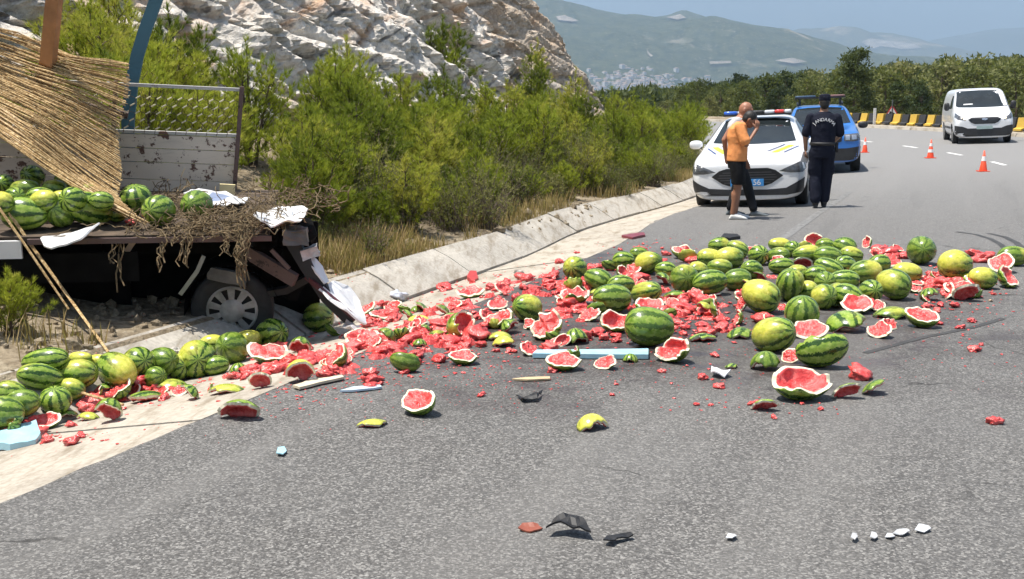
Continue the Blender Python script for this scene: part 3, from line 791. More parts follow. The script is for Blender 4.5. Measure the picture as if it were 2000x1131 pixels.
def P_ROAD():
    T = [
 (1220,529,38,32,'UR',85,.3,0,'open red half tipped up near the gutter end of the heap'),
 (1334,490,46,32,'UF',88,.9,0,'cut half with flat red face at the back left of the heap'),
 (1121,576,62,40,'U',80,.9,0,'boxy broken half full of red flesh by the gutter end'),
 (1204,629,64,40,'UF',85,.1,0,'hollow open shell left of the largest whole melon'),
 (1268,597,58,34,'UF',75,.7,0,'split striped melon with a red gash behind the largest one'),
 (1320,573,46,26,'D',60,.3,0,'flipped rind with white flecks mid heap'),
 (1410,607,50,38,'R',60,.6,0,'upright wedge with red face in front of the lengthwise melons'),
 (1290,545,42,24,'DL',55,.3,0,'long green rind strip behind the heap front'),
 (1305,606,32,34,'B',60,.3,0,'dark shard leaning behind the largest whole melon'),
 (1147,617,48,22,'UL',55,.9,0,'pink slice with pale rim below the flecked dark melon'),
 (1126,648,66,46,'D',80,.3,.1,'domed half with star stripes lying face down'),
 (1063,632,80,62,'FL',88,.85,0,'big half with broad red face turned toward the gutter'),
 (985,659,58,36,'D',62,.3,.95,'bright yellow rind cap lying face down'),
 (1004,640,50,24,'DR',55,.3,0,'green striped rind behind the yellow cap'),
 (1101,706,64,36,'UF',80,.6,0,'bowl-shaped slice in front of the pale blue board'),
 (1178,704,50,34,'UL',60,.5,0,'dark wedge slice against the pale blue board'),
 (1231,693,38,28,'D',70,.3,0,'small green cap lying on the pale blue board'),
 (1308,686,82,44,'FL',85,.1,0,'hollow shell with dark red inside in front of the largest melon'),
 (1039,682,44,24,'UR',55,.3,0,'dark rind scrap left of the pale blue board'),
 (1098,665,34,24,'F',70,0,0,'small hollow shell behind the blue board'),
 (1469,488,38,26,'UL',80,1,0,'pink cut half at the back of the heap'),
 (1590,474,40,28,'F',88,.3,0,'red hollow half highest at the back of the heap'),
 (1562,476,24,20,'UL',60,.6,0,'small red slice beside the highest hollow half'),
 (1568,516,38,20,'DF',55,.3,0,'dark curved rind in the middle of the heap'),
 (1690,471,30,28,'L',85,.2,0,'standing oval half with red hollow at the back'),
 (1709,486,28,32,'UL',85,.5,0,'half with red face right of the standing oval one'),
 (1480,538,32,24,'DL',60,.3,0,'torn green rind among the heap behind the big yellow melon'),
 (1674,598,70,28,'UF',70,.2,0,'pale long rind trough at the heap front'),
 (1525,598,28,20,'UL',50,.3,0,'small pale rind scrap left of the round striped melon'),
 (1971,543,56,38,'FR',88,.4,0,'broken green melon with red side at the right picture edge'),
 (1952,520,58,24,'UL',75,.5,0,'dark shallow bowl slice at the right picture edge'),
 (1740,512,56,20,'UF',50,.5,.3,'long pinkish slice behind the yellow melon on the right'),
 (1818,572,54,32,'D',65,.3,0,'pale striped cap lying face down on the right'),
 (1877,567,66,32,'UF',70,.9,0,'wide red slice with pale rim at the right of the heap'),
 (1893,585,54,14,'DF',40,.3,.4,'flat yellowish rind strip below the wide red slice'),
 (1788,564,34,18,'UF',60,.9,0,'small red slice beside the pale striped cap'),
 (1744,603,68,36,'D',70,.3,.3,'crumpled yellow-green rind at the right front'),
 (1800,618,66,44,'UF',88,.7,0,'dark bowl half with red top at the right front'),
 (1742,632,40,24,'UR',55,.8,0,'red slice left of the dark bowl half'),
 (1756,481,30,24,'UR',70,.6,0,'broken green piece at the back right'),
 (1814,548,36,16,'UF',50,.8,0,'thin red slice between the yellow melons on the right'),
 (1495,702,68,40,'D',80,.3,0,'dark striped cap lying face down before the yellow-spotted melon'),
 (1603,688,92,58,'B',88,.5,0,'large jagged half showing its dark rind at the front'),
 (1542,686,44,46,'FL',80,.9,0,'half slice with red face leaning on the large jagged one'),
 (1566,749,108,64,'UF',88,.4,0,'big broken bowl in the road with red inside, nearest at the right'),
 (1659,763,58,38,'DF',62,.3,0,'striped green shell piece right of the nearest bowl'),
 (1714,758,50,26,'DR',48,.3,.15,'light green shell piece beside the striped one'),
 (1495,794,50,22,'DF',50,.8,0,'small shard with red underside left below the nearest bowl'),
 (1655,627,84,34,'D',55,.3,.15,'arched pale green rind in front of the pale trough'),
 (1580,648,66,26,'UF',60,.9,0,'ragged red slice under the round striped melon'),
 (1714,646,54,28,'UL',65,.9,0,'red slice lying flat right of the arched rind'),
 (1447,647,54,24,'D',50,.5,0,'striped rind left of the yellow-spotted melon'),
 (1374,658,60,18,'D',45,.3,0,'flat green rind scrap left of the striped rind'),
 (1430,712,34,14,'D',45,.5,0,'small dark rind scrap alone on the asphalt'),
 (900,626,66,64,'FR',110,.4,.55,'crushed yellow-green melon splitting open toward the heap'),
 (973,621,62,40,'UL',80,.8,0,'red-topped half right of the crushed yellow-green melon'),
 (793,707,60,38,'B',85,.7,0,'dark half showing its rind on the near asphalt'),
 (905,697,56,30,'U',75,.7,0,'bowl slice in front of the flesh heap'),
 (752,656,46,36,'DL',75,.3,.2,'pale striped cap by the gutter edge'),
 (706,662,60,26,'UF',62,.95,0,'broad pink slice by the gutter edge'),
 (653,698,70,42,'UL',85,.9,0,'dark half with red face between gutter row and heap'),
 (818,616,42,20,'D',50,.3,.8,'yellow rind scrap near the gutter line'),
 (785,653,36,22,'B',55,.5,0,'dark shard right of the pale striped cap'),
 (918,568,60,30,'U',65,.8,0,'torn red piece in dark rind at the gutter side'),
 (988,566,38,18,'UR',60,.2,0,'dark green hollow rind on the concrete edge'),
 (750,613,52,22,'U',60,.8,0,'flat green rind with red flesh near the white bumper'),
 (815,602,42,18,'DL',50,.3,0,'pale green rind beside the gutter line'),
 (790,600,24,26,'B',55,.3,0,'small upright green shard near the gutter line'),
 (856,648,46,18,'D',45,.3,.3,'flat rind below the crushed melon'),
 (973,596,42,20,'U',55,.7,0,'small bowl slice behind the red-topped half'),
 (815,778,82,64,'UL',92,.6,0,'lone broken half with red face on the near asphalt'),
 (1158,824,72,28,'D',62,.3,.8,'yellow cap lying face down nearest in the middle of the road'),
 (1190,518,28,22,'B',60,.4,0,'dark broken bit behind the gutter end of the heap'),
 (728,826,56,14,'D',40,.3,.6,'flattened yellow rind on the near asphalt'),
    ]
    L = [
 (85,822,66,36,'UF',80,.4,0,'dark broken half low at the left edge'),
 (20,832,52,38,'L',80,.8,0,'slice with red face at the left picture edge'),
 (212,810,64,36,'DF',75,.8,.1,'cap with red underside beside the low reed stick'),
 (182,758,38,44,'FL',65,.8,0,'upright pale-rimmed slice in the gutter row'),
 (228,765,62,30,'UL',75,.9,0,'half with red face below the two-toned big melon'),
 (335,744,60,30,'D',60,.3,.35,'crushed yellowish rind before the pink-cracked melon'),
 (287,775,76,22,'D',45,.3,0,'flat green rind along the concrete edge'),
 (362,771,56,30,'DL',62,.6,.1,'rind cap end of the gutter row on the concrete'),
 (523,694,74,32,'U',75,.9,0,'wide red bowl in front of the plain yellow melon'),
 (585,684,60,32,'DF',75,.3,0,'hollow striped cap right of the wide red bowl'),
 (443,755,62,28,'D',52,.3,.5,'yellow-green rind piece on the concrete edge'),
 (507,749,58,30,'DF',52,.3,.4,'yellow-green rind next to the domed cap'),
 (587,730,72,42,'DF',72,.5,.75,'yellow domed cap with dark inside'),
 (465,804,88,38,'DF',62,.3,0,'arched dark green shell on the near concrete'),
 (467,714,50,34,'D',70,.3,0,'crushed dark cap in front of the star-ended melons'),
 (655,640,40,34,'BR',65,.4,0,'dark broken shell under the white bumper'),
    ]
    for a in T: piece(*a, axis='x' if 'star' in a[8] or 'cap' in a[8] else 'z')
    for a in L: piece(*a, where='left', axis='x' if 'cap' in a[8] else 'z')
for a in W_ROAD: whole(*a)
for a in W_LEFT: whole(*a, where='left')
P_ROAD()
SCR = [(1150,570,70,40,14),(1300,560,90,40,12),(1450,600,90,40,10),(1700,560,90,40,12),(1850,560,80,40,8),(800,640,90,40,14),(940,620,70,40,10),(620,700,70,25,6),(1060,660,60,40,8),(1500,500,180,14,8)]
for cu, cv, su, sv, k in SCR:
    for i in range(k):
        w = rnd.uniform(22, 44); op = rnd.choice(('U', 'UL', 'UR', 'UF', 'D', 'DL', 'B', 'L', 'UL', 'UR'))
        piece(cu + rnd.uniform(-su, su), max(470, cv + rnd.uniform(-sv, sv)), w, w * .5, op, rnd.choice((48, 58, 68)), rnd.choice((.3, .7, 1.0)), rnd.choice((0, 0, 0, .5)), 'torn scrap of melon rind with flesh among the spill', rnd.choice('zx'), name='rind_scrap')['group'] = 'torn rind scraps among the spill'
for cu, cv, su, sv, k in ((320,760,120,25,7),(150,800,80,25,5)):
    for i in range(k):
        w = rnd.uniform(26, 46); piece(cu + rnd.uniform(-su, su), cv + rnd.uniform(-sv, sv), w, w * .5, rnd.choice(('U', 'UL', 'UR', 'D', 'L')), rnd.choice((48, 58)), rnd.choice((.3, .7, 1.0)), rnd.choice((0, 0, .5)), 'torn scrap of rind lying along the gutter row', 'z', name='rind_scrap', where='left')['group'] = 'torn rind scraps along the gutter'
# ---------------------------------------------------------------- loose flesh
def chunk_mesh(k, detail=3):
    bm = bmesh.new(); bmesh.ops.create_icosphere(bm, subdivisions=detail, radius=1)
    V = np.array([v.co for v in bm.verts])
    c, e = worley(V[:, 0] * 1.3 + k * 5, V[:, 1] * 1.3, V[:, 2] * 1.3, 300 + k)
    d = .78 + .5 * (c - .5) + .55 * fbm(V[:, 0] * 2.2 + k, V[:, 1] * 2.2, V[:, 2] * 2.2, 320 + k, 4)
    V = V * d[:, None] * np.array([1.15, .9, .62])
    for v, q in zip(bm.verts, V): v.co = q
    me = bpy.data.meshes.new('flesh_chunk'); bm.to_mesh(me); bm.free(); me.materials.append(MAT['flesh']); me.polygons.foreach_set('use_smooth', np.ones(len(me.polygons), dtype=bool)); return me
CH = [chunk_mesh(k) for k in range(10)]
def chunk(u, v, w, label, group, surf=None):
    p = surf(u, v) if surf else on_ground(u, v); r = w / 2 / px_per_m(p)
    o = bpy.data.objects.new('flesh_chunk', rnd.choice(CH)); COL.objects.link(o)
    o.scale = (r, r, r * rnd.uniform(.8, 1.1)); o.rotation_euler = (rnd.uniform(-.3, .3), rnd.uniform(-.3, .3), rnd.uniform(0, 6.3))
    o.location = (p.x, p.y, p.z + r * .36)
    return tag(o, label, 'melon flesh', group)
BIG = [(860,640,40,'red flesh lump left of the crushed yellow-green melon'), (880,672,44,'red flesh lump between crushed melon and near dark half'), (770,690,46,'red flesh lump behind the dark half on the near asphalt'), (720,640,40,'red flesh lump beside the pale striped cap at the gutter'), (600,712,46,'red flesh lump above the yellow domed cap'), (540,728,46,'red flesh lump left of the yellow domed cap'), (1330,610,46,'red flesh lump just right of the largest whole melon'), (1365,590,40,'red flesh lump under the big lengthwise melon'), (1290,520,34,'red flesh lump behind the half yellow melon at the gutter end'), (1490,630,44,'red flesh lump left of the yellow-spotted melon'), (1700,600,40,'red flesh lump right of the pale rind trough'), (1845,560,44,'red flesh lump in front of the oval yellow-green melon'), (1110,600,44,'red flesh lump left of the large flecked melon'), (1010,590,36,'red flesh lump behind the yellow-shouldered melon'), (1080,545,34,'red flesh lump at the concrete edge by the gutter end'), (1680,738,56,'round crumbly red flesh ball on the asphalt behind the green shell pieces'), (1246,552,40,'pink flesh lump behind the yellow-green melon'),
       (1073,686,40,'red flesh lump touching the left end of the blue board'), (933,662,52,'big red flesh lump in front of the crushed melon'), (950,640,34,'red flesh lump above the big one by the crushed melon'),
       (1918,512,48,'red flesh lump between oval melon and right picture edge'), (1905,500,30,'smaller flesh lump behind the oval yellow-green melon'), (1730,502,46,'red flesh lump left of the star-ended melon at the back'),
       (1718,490,30,'flesh lump at the back beside the red-faced half'), (1943,828,34,'lone red flesh lump on the asphalt near the right edge'), (1135,662,44,'flesh lump beside the face-down star cap'),
       (1165,655,36,'red flesh lump between star cap and hollow shell'), (268,752,52,'red flesh lump in front of the two-toned big melon'), (178,800,60,'flesh lump below the low reed stick'),
       (1340,500,26,'flesh lump at the foot of the flat-faced back half'), (1352,514,34,'pink flesh lump behind the yellow melons'), (760,600,30,'red flesh lump by the white bumper tip')]
for u, v, w, lab in BIG: chunk(u, v, w, lab, 'large flesh lumps')
CL = [(1160,520,50,14,16,12),(1110,560,50,20,18,20),(1130,610,40,16,12,18),(1210,665,60,10,8,16),(1330,600,60,20,22,22),(1310,630,60,24,18,22),(1420,640,40,12,8,18),(1350,560,60,12,12,16),
      (1240,485,50,10,8,10),(1300,492,30,10,6,12),(1490,625,30,12,6,14),(1640,540,30,12,6,14),(1740,500,30,12,8,14),(1840,545,30,18,12,16),(1900,560,40,16,10,14),(1850,600,60,14,8,14),(1860,630,50,14,6,12),
      (740,630,60,14,14,20),(730,680,60,16,20,26),(830,660,60,16,18,22),(900,680,50,14,10,20),(820,715,80,14,8,18),(690,740,60,14,8,18),(640,720,60,14,10,18),(560,712,60,14,20,24),(610,700,50,10,12,22),(480,740,60,12,8,18),
      (1010,560,60,16,14,16),(900,600,60,16,12,18),(960,570,60,14,10,14),(300,770,60,14,10,20),(130,850,60,14,8,20),(60,840,40,10,6,20),(240,790,40,12,8,20),(1000,690,60,16,8,14),(1100,760,160,20,6,12),(1380,720,60,30,6,14),(1420,790,60,10,4,12),(1560,800,80,10,4,12),(1870,690,60,20,4,14),(560,790,60,14,6,16)]
n = 0
for cu, cv, su, sv, k, wz in CL:
    for i in range(max(2, round(k * .72))):
        if n >= 298: break
        n += 1
        chunk(cu + rnd.gauss(0, su * .55), cv + rnd.gauss(0, sv * .7), wz * rnd.uniform(.75, 1.9), 'small chunk of red melon flesh lying loose on the ground', 'loose red flesh chunks')
# crumbs: far too many to count
def crumbs():
    base = CH[0]; bm = bmesh.new(); bmesh.ops.create_icosphere(bm, subdivisions=1, radius=1)
    tv = np.array([v.co for v in bm.verts]); tf = np.array([[v.index for v in f.verts] for f in bm.faces]); bm.free()
    V, F = [], []; nv = 0
    spots = CL + [(1150, 600, 260, 50, 260, 7), (1600, 590, 300, 60, 150, 6), (820, 660, 160, 60, 260, 8), (500, 740, 200, 40, 140, 8), (150, 800, 120, 40, 80, 8), (1000, 720, 300, 50, 110, 6), (1500, 690, 350, 60, 60, 6), (1350, 520, 300, 30, 120, 5)]
    for cu, cv, su, sv, k, wz in spots:
        for i in range(int(k * 3.6)):
            v = cv + rnd.gauss(0, sv)
            if v < 455: continue
            p = on_ground(cu + rnd.gauss(0, su), v); r = wz * rnd.uniform(.18, .5) / 2 / px_per_m(p)
            q = tv * (np.array([rnd.uniform(.7, 1.4), rnd.uniform(.7, 1.4), .4]) * r) * (1 + .35 * np.array([[rnd.uniform(-1, 1)] for _ in tv]))
            V.append(q + np.array([p.x, p.y, p.z + r * .4])); F.append(tf + nv); nv += len(tv)
    # flattened, trodden pulp between the pieces
    ang = np.linspace(0, 2 * math.pi, 20, endpoint=False)
    for cu, cv, su, sv, k, wz in CL + [(1150, 590, 110, 36, 30, 0), (820, 650, 100, 34, 30, 0), (1500, 550, 180, 30, 22, 0), (560, 715, 80, 14, 12, 0), (1800, 545, 90, 24, 12, 0)]:
        if k < 9: continue
        for i in range(max(1, int(k * .55))):
            v = cv + max(-1.2, min(1.2, rnd.gauss(0, .6))) * sv
            if v < 470 or v > 745: continue
            p = on_ground(cu + max(-1.3, min(1.3, rnd.gauss(0, .6))) * su, v); r = rnd.uniform(.035, .085); sd = rnd.uniform(0, 99)
            rr = r * (1 + .9 * fbm(np.cos(ang) * 1.3 + sd, np.sin(ang) * 1.3, sd, 77, 3)); hh = rnd.uniform(.012, .03)
            px_, py_ = p.x + rr * np.cos(ang), p.y + rr * np.sin(ang)
            gz = np.array([ground_z(a, b) for a, b in zip(px_, py_)])
            ring = np.stack([px_, py_, gz + .001], -1); mid = np.stack([p.x + .72 * rr * np.cos(ang), p.y + .72 * rr * np.sin(ang), gz * .72 + p.z * .28 + hh * (1 + .9 * vnoise(ang * 4, sd, 0, 3))], -1)
            top = np.array([[p.x, p.y, p.z + hh * .9]]); V.append(np.concatenate([ring, mid, top])); n_ = 20
            q = np.arange(n_); q2 = (q + 1) % n_
            F.append(np.concatenate([np.stack([q, q2, q2 + n_], -1), np.stack([q, q2 + n_, q + n_], -1), np.stack([q + n_, q2 + n_, np.full(n_, 2 * n_)], -1)]) + nv); nv += 2 * n_ + 1
    o = mobj('flesh_crumbs', np.concatenate(V), np.concatenate(F), MAT['flesh'])
    tag(o, 'crumbs of red melon flesh strewn over road and gutter', 'crumbs', kind='stuff')
crumbs()
# ================================================================ the wrecked pickup truck
def m_chipped(name, col, under, amt=.62, rough=.55, scale=9):
    g = G(name); p = g.coord('Object')
    n = g.noise(p, scale, 7, .72); n2 = g.noise(g.mapping(p, (1.2, 6, 6)), 3, 5, .65); n3 = g.noise(p, 1.5, 4)
    c = g.ramp(n3, [(.3, tuple(.78 * k for k in col)), (.7, col)])
    c = g.mix(g.ramp(n2, [(.55, 0.0), (.75, .45)]), c, tuple(k * .55 for k in col))
    c = g.mix(g.ramp(n, [(amt, 0.0), (amt + .03, 1.0)]), c, under)
    g.base(c, rough); g.bump(n, .25, .01)
    return g.m
MAT['wpaint'] = m_chipped('white_chipped_paint', (.68, .60, .50), (.10, .05, .035), .56)
MAT['wpaint_clean'] = m_chipped('white_body_paint', (.78, .78, .77), (.16, .13, .12), .72, .3)
MAT['blue_post'] = m_chipped('blue_painted_steel', (.055, .16, .215), (.12, .07, .05), .70, .5)
MAT['rust'] = m_chipped('brown_primer_steel', (.13, .085, .075), (.03, .022, .02), .58, .8)
MAT['black'] = plain('black_metal', (.012, .012, .013), .6, var=.3)
MAT['shade_black'] = plain('metal_shade_black', (.006, .0058, .0055), .9, var=.4, spec=.06)  # dark metal taken near black to carry the deep shade under the bed
MAT['rubber'] = plain('tyre_rubber', (.018, .018, .018), .8, var=.3, scale=20, bump=.3)
MAT['hub'] = plain('hubcap_plastic', (.27, .26, .24), .55, var=.5, scale=7)
MAT['alu'] = m_chipped('galvanised_frame', (.50, .49, .46), (.17, .09, .06), .60, .5)
MAT['floor'] = plain('dirty_floor_board', (.085, .060, .040), .9, var=.5, scale=6, bump=.3)
MAT['wood'] = plain('raw_timber', (.36, .17, .07), .7, var=.35, scale=5, bump=.2)
def m_reed():
    g = G('reed_straw'); p = g.pos(); oi = g.noise(p, 9, 5, .7); o2 = g.noise(p, 55, 3, .6)
    c = g.ramp(o2, [(.32, (.20, .11, .04)), (.5, (.48, .32, .14)), (.68, (.72, .55, .30))])
    c = g.mix(g.ramp(oi, [(.52, 0.0), (.75, .6)]), c, (.20, .11, .045))
    g.base(c, .55); return g.m
MAT['reed'] = m_reed()
MAT['vine'] = plain('dry_vine', (.16, .115, .06), .9, var=.45, scale=30)
MAT['darkred'] = m_chipped('dark_red_trim', (.10, .025, .03), (.4, .38, .36), .66, .5)
MAT['lampgrey'] = plain('lamp_lens', (.42, .42, .42), .2, var=.3, scale=12)

yaw, rise, drop = R(9), .115, .0
ex = Vector((math.cos(yaw), math.sin(yaw), -.004)).normalized(); ey = Vector((-math.sin(yaw), math.cos(yaw), rise)).normalized(); ez = ex.cross(ey)
TO = at_y(498, 457, 8.3)
TM = Matrix(((ex.x, ey.x, ez.x, TO.x), (ex.y, ey.y, ez.y, TO.y), (ex.z, ey.z, ez.z, TO.z), (0, 0, 0, 1)))
truck = empty('pickup_truck'); truck.matrix_world = TM
tag(truck, 'wrecked white pickup truck bed in the gutter, loaded with watermelons', 'truck')
TI = TM.inverted()
def bed_surf(u, v):
    o_ = TI @ Vector((0, 0, CAM_H)); d = TI.to_3x3() @ ray(u, v)
    return TM @ (o_ + d * (-o_.z / d.z))
def loc_at(u, v, Y): return TI @ at_y(u, v, Y)
# bed floor of boards with a steel edge
XL = -3.6
fl = empty('bed_floor'); fl.parent = truck
for k in range(8):
    y0 = .02 + k * .212
    MB().box(((XL + .1) / 2, y0 + .104, -.02), (-XL + .1, .204, .035)).build('floor_board', MAT['floor'], fl)
MB().box(((XL - 1.62) / 2 - .02, -.022, -.085), (-XL - 1.62, .03, .13)).build('side_skirt', MAT['wpaint_clean'], truck)
MB().box((-.74, -.012, -.032), (1.72, .02, .04)).build('bed_edge', MAT['rust'], truck)
# far side board: separate planks in a steel frame, knocked askew
def lean(p): 
    x, y, z = p; return (x + z * .115, y + .02, z - (x + 3.3) * .042 + .06)
side = empty('side_board'); side.parent = truck
for k, (z0, z1) in enumerate(((.03, .135), (.139, .285), (.289, .405), (.409, .525))):
    b = MB().box(((XL - .30) / 2, 1.69, (z0 + z1) / 2), (-XL - .30, .028, z1 - z0 - .004)); b.v = [lean(v) for v in b.v]; b.build('plank', MAT['wpaint'], side)
fr = MB()
for (x0, x1, z) in ((XL, -.27, .545), (XL, -.27, .94)):
    fr.box(((x0 + x1) / 2, 1.69, z), (x1 - x0, .035, .026))
fr.v = [lean(v) for v in fr.v]; fr.build('mesh_frame', MAT['alu'], side)
for x in (-.285, -1.32, -2.35, -3.35):
    fp = MB().box((x, 1.655, .48), (.035, .03, .98)); fp.v = [lean(v) for v in fp.v]; fp.build('frame_post', MAT['rust'], side)
wm = MB()
cw, ch = .086, .064
for r_ in range(5):
    for c_ in range(38):
        x = -3.3 + c_ * cw + (cw / 2 if r_ % 2 else 0); z = .575 + r_ * ch
        if x > -.36: continue
        a, b_ = (x, 1.655, z), (x + cw * .40, 1.650, z + .022)
        wm.tube([lean(a), lean(b_)], .0058, 5, 0)
        wm.tube([lean(b_), lean((x + cw * .5, 1.675, z + ch))], .0022, 4, 1); wm.tube([lean(a), lean((x - cw * .10, 1.675, z - ch + .02))], .0022, 4, 1); wm.tube([lean(b_), lean((x + cw, 1.675, z))], .0022, 4, 1)
wm.build('wire_mesh', [plain('lit_wire_strand', (.74, .68, .48), .4), plain('shaded_wire_strand', (.11, .085, .055), .7)], side)  # one mesh: sunlit strands coloured pale, shaded strands coloured dark
# posts of the broken shade roof
def sweep(pts, wd, th, up, name, mat, parent):
    b = MB(); vs = []
    for i, p in enumerate(pts):
        p = Vector(p); t = (Vector(pts[min(i + 1, len(pts) - 1)]) - Vector(pts[max(i - 1, 0)])).normalized()
        a = t.cross(Vector(up)).normalized(); c = a.cross(t)
        vs += [p - a * wd / 2 - c * th / 2, p + a * wd / 2 - c * th / 2, p + a * wd / 2 + c * th / 2, p - a * wd / 2 + c * th / 2]
    n = len(pts); fs = [(i * 4 + q, i * 4 + (q + 1) % 4, i * 4 + 4 + (q + 1) % 4, i * 4 + 4 + q) for i in range(n - 1) for q in range(4)] + [(3, 2, 1, 0), (n * 4 - 4, n * 4 - 3, n * 4 - 2, n * 4 - 1)]
    return b.add(vs, fs).build(name, mat, parent)
sweep([loc_at(u, v, 9.86) for u, v in ((252, 372), (250, 240), (257, 165), (268, 110), (283, 60), (302, 8), (322, -50), (340, -110))], .105, .05, (0, 1, 0), 'roof_post', MAT['blue_post'], truck)
sweep([loc_at(u, v, Y) for u, v, Y in ((82, 190, 9.6), (88, 150, 9.45), (94, 122, 9.22), (102, 40, 9.1), (112, -60, 9.0), (120, -130, 8.95))], .105, .08, (.25, 1, 0), 'wooden_post', MAT['wood'], truck)
sweep([loc_at(u, v, Y) for u, v, Y in ((-200, 150, 9.6), (80, 186, 9.64), (250, 225, 9.78))], .05, .05, (0, 1, .2), 'roof_rail', MAT['rust'], truck)
# under the bed: chassis, tank, and black panels added to deepen the shade
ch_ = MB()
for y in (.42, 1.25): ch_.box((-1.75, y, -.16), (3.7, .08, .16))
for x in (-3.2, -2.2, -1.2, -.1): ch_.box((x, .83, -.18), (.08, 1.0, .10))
ch_.build('chassis', MAT['shade_black'], truck)
MB().box((-2.3, .50, -.45), (2.6, .03, .70)).build('underbed_shade_panel', MAT['shade_black'], truck)  # black sheet added to darken the space under the bed
MB().box((-2.2, .03, -.24), (2.7, .02, .22)).build('shade_valance', MAT['shade_black'], truck)  # added black strip, extends the shade below the bed edge
MB().box((-1.0, 1.0, -.50), (1.1, .5, .42), taper=.92).build('fuel_tank', MAT['shade_black'], truck)
MB().box((-.35, .85, -.5), (1.6, .03, .8)).build('inner_shade_panel', MAT['shade_black'], truck)  # black sheet added so the hollow behind the wheel goes dark
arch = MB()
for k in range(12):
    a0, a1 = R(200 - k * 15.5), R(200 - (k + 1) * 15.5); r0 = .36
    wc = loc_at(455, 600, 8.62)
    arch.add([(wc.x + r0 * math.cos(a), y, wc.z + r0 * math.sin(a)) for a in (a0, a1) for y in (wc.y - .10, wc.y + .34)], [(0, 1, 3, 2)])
arch.build('wheel_arch', MAT['shade_black'], truck)
wc = loc_at(455, 601, 8.62)
def wheel(parent, c, r, wd, ax, hubmat, slots=10, face=-1, rim_r=.64, name='wheel'):
    """tyre and wheel trim; ax: 'x' or 'y' axle, face: which way the trim looks"""
    w = empty(name); w.parent = parent; w.location = c
    t = MB().lathe([(r * .62, -wd * .42), (r * .80, -wd * .5), (r * .95, -wd * .46), (r, -wd * .3), (r, wd * .3), (r * .95, wd * .46), (r * .80, wd * .5), (r * .62, wd * .42)], 36, ax)
    t.build('tyre', MAT['rubber'], w, True)
    h = MB(); f = face * wd * .44
    h.lathe([(r * rim_r, f - face * .012), (r * (rim_r - .045), f + face * .008), (r * (rim_r - .09), f)], 36, ax)
    h.lathe([(r * .30, f), (r * .26, f + face * .012), (r * .06, f + face * .015), (.0001, f + face * .015)], 24, ax)
    for k in range(slots):
        a = 2 * math.pi * k / slots; da = 2 * math.pi / slots * .27
        q = []
        for rr_, dd in ((r * .28, da * 1.35), (r * (rim_r - .08), da)):
            for sg in (-1, 1): q.append((rr_ * math.cos(a + sg * dd), rr_ * math.sin(a + sg * dd)))
        vs = [((f + face * .004, x, y) if ax == 'x' else (y, f + face * .004, x)) for x, y in q]
        h.add(vs, [(0, 1, 3, 2)])
    h.build('hubcap', hubmat, w, True)
    MB().lathe([(r * .63, f - face * .045), (.0001, f - face * .045)], 24, ax).build('dark_backing', MAT['black'], w)  # plain black backing disc that darkens the trim openings
    return w
wheel(truck, wc, .315, .19, 'y', MAT['hub'], 10, -1)
wheel(truck, wc + Vector((-.1, 1.15, .1)), .315, .19, 'y', MAT['hub'], 10, 1)
# crumpled sheets: outline points (picture u, v, distance) turned into thick, dented metal at its own place
def crumple(name, pts, mat, parent, th=.012, dent=.03, seed=0, cuts=3, frame=True):
    bm = bmesh.new()
    P = [(TI @ at_y(u, v, Y)) if frame else at_y(u, v, Y) for u, v, Y in pts]
    f = bm.faces.new([bm.verts.new(p) for p in P]); bmesh.ops.triangulate(bm, faces=[f])
    bmesh.ops.subdivide_edges(bm, edges=bm.edges[:], cuts=cuts, use_grid_fill=True)
    bm.normal_update(); nrm = sum((f.normal for f in bm.faces), Vector()).normalized()
    for v in bm.verts:
        c = v.co; v.co = c + nrm * dent * float(fbm(c.x * 7 + seed, c.y * 7, c.z * 7, 400 + seed, 3)) * 2
    bmesh.ops.solidify(bm, geom=bm.faces[:], thickness=th)
    me = bpy.data.meshes.new(name); bm.to_mesh(me); bm.free(); me.materials.append(mat)
    return obj(name, me, parent)
crumple('torn_panel', [(80, 470, 8.05), (92, 462, 8.15), (140, 458, 8.2), (196, 437, 8.1), (178, 450, 7.95), (158, 468, 7.9), (100, 487, 7.85), (86, 482, 7.95)], MAT['wpaint_clean'], truck, .012, .012, 3)
wreck = empty('crushed_rear'); wreck.parent = truck
crumple('torn_panel', [(494, 428, 8.35), (515, 414, 8.7), (552, 407, 8.8), (586, 404, 8.8), (602, 411, 8.7), (596, 424, 8.5), (585, 440, 8.35), (562, 432, 8.3), (535, 441, 8.25), (510, 436, 8.25)], MAT['wpaint_clean'], wreck, .012, .035, 5)
crumple('torn_panel', [(598, 508, 8.5), (612, 505, 8.55), (628, 522, 8.6), (640, 552, 8.55), (632, 556, 8.45), (615, 535, 8.45)], MAT['wpaint_clean'], wreck, .012, .012, 6)
crumple('bumper_corner', [(622, 566, 8.40), (650, 549, 8.62), (684, 563, 8.72), (702, 588, 8.65), (712, 622, 8.5), (713, 636, 8.35), (696, 630, 8.24), (672, 606, 8.24), (648, 586, 8.28)], MAT['wpaint_clean'], wreck, .014, .02, 7)
crumple('torn_panel', [(668, 640, 8.3), (676, 624, 8.4), (690, 630, 8.4), (706, 636, 8.3), (690, 648, 8.2), (682, 640, 8.2)], MAT['wpaint_clean'], wreck, .01, .03, 8)
sweep([loc_at(u, v, Y) for u, v, Y in ((598, 540, 8.5), (630, 568, 8.42), (660, 592, 8.36), (694, 622, 8.3))], .036, .025, (0, 1, .3), 'bumper_strip', MAT['darkred'], wreck)
sweep([loc_at(u, v, Y) for u, v, Y in ((484, 492, 8.55), (530, 520, 8.5), (577, 548, 8.45))], .10, .05, (0, 1, .2), 'frame_beam', MAT['rust'], wreck)
sweep([loc_at(u, v, Y) for u, v, Y in ((505, 575, 8.6), (560, 566, 8.6), (606, 540, 8.55))], .055, .05, (0, 1, .2), 'frame_beam', MAT['black'], wreck)
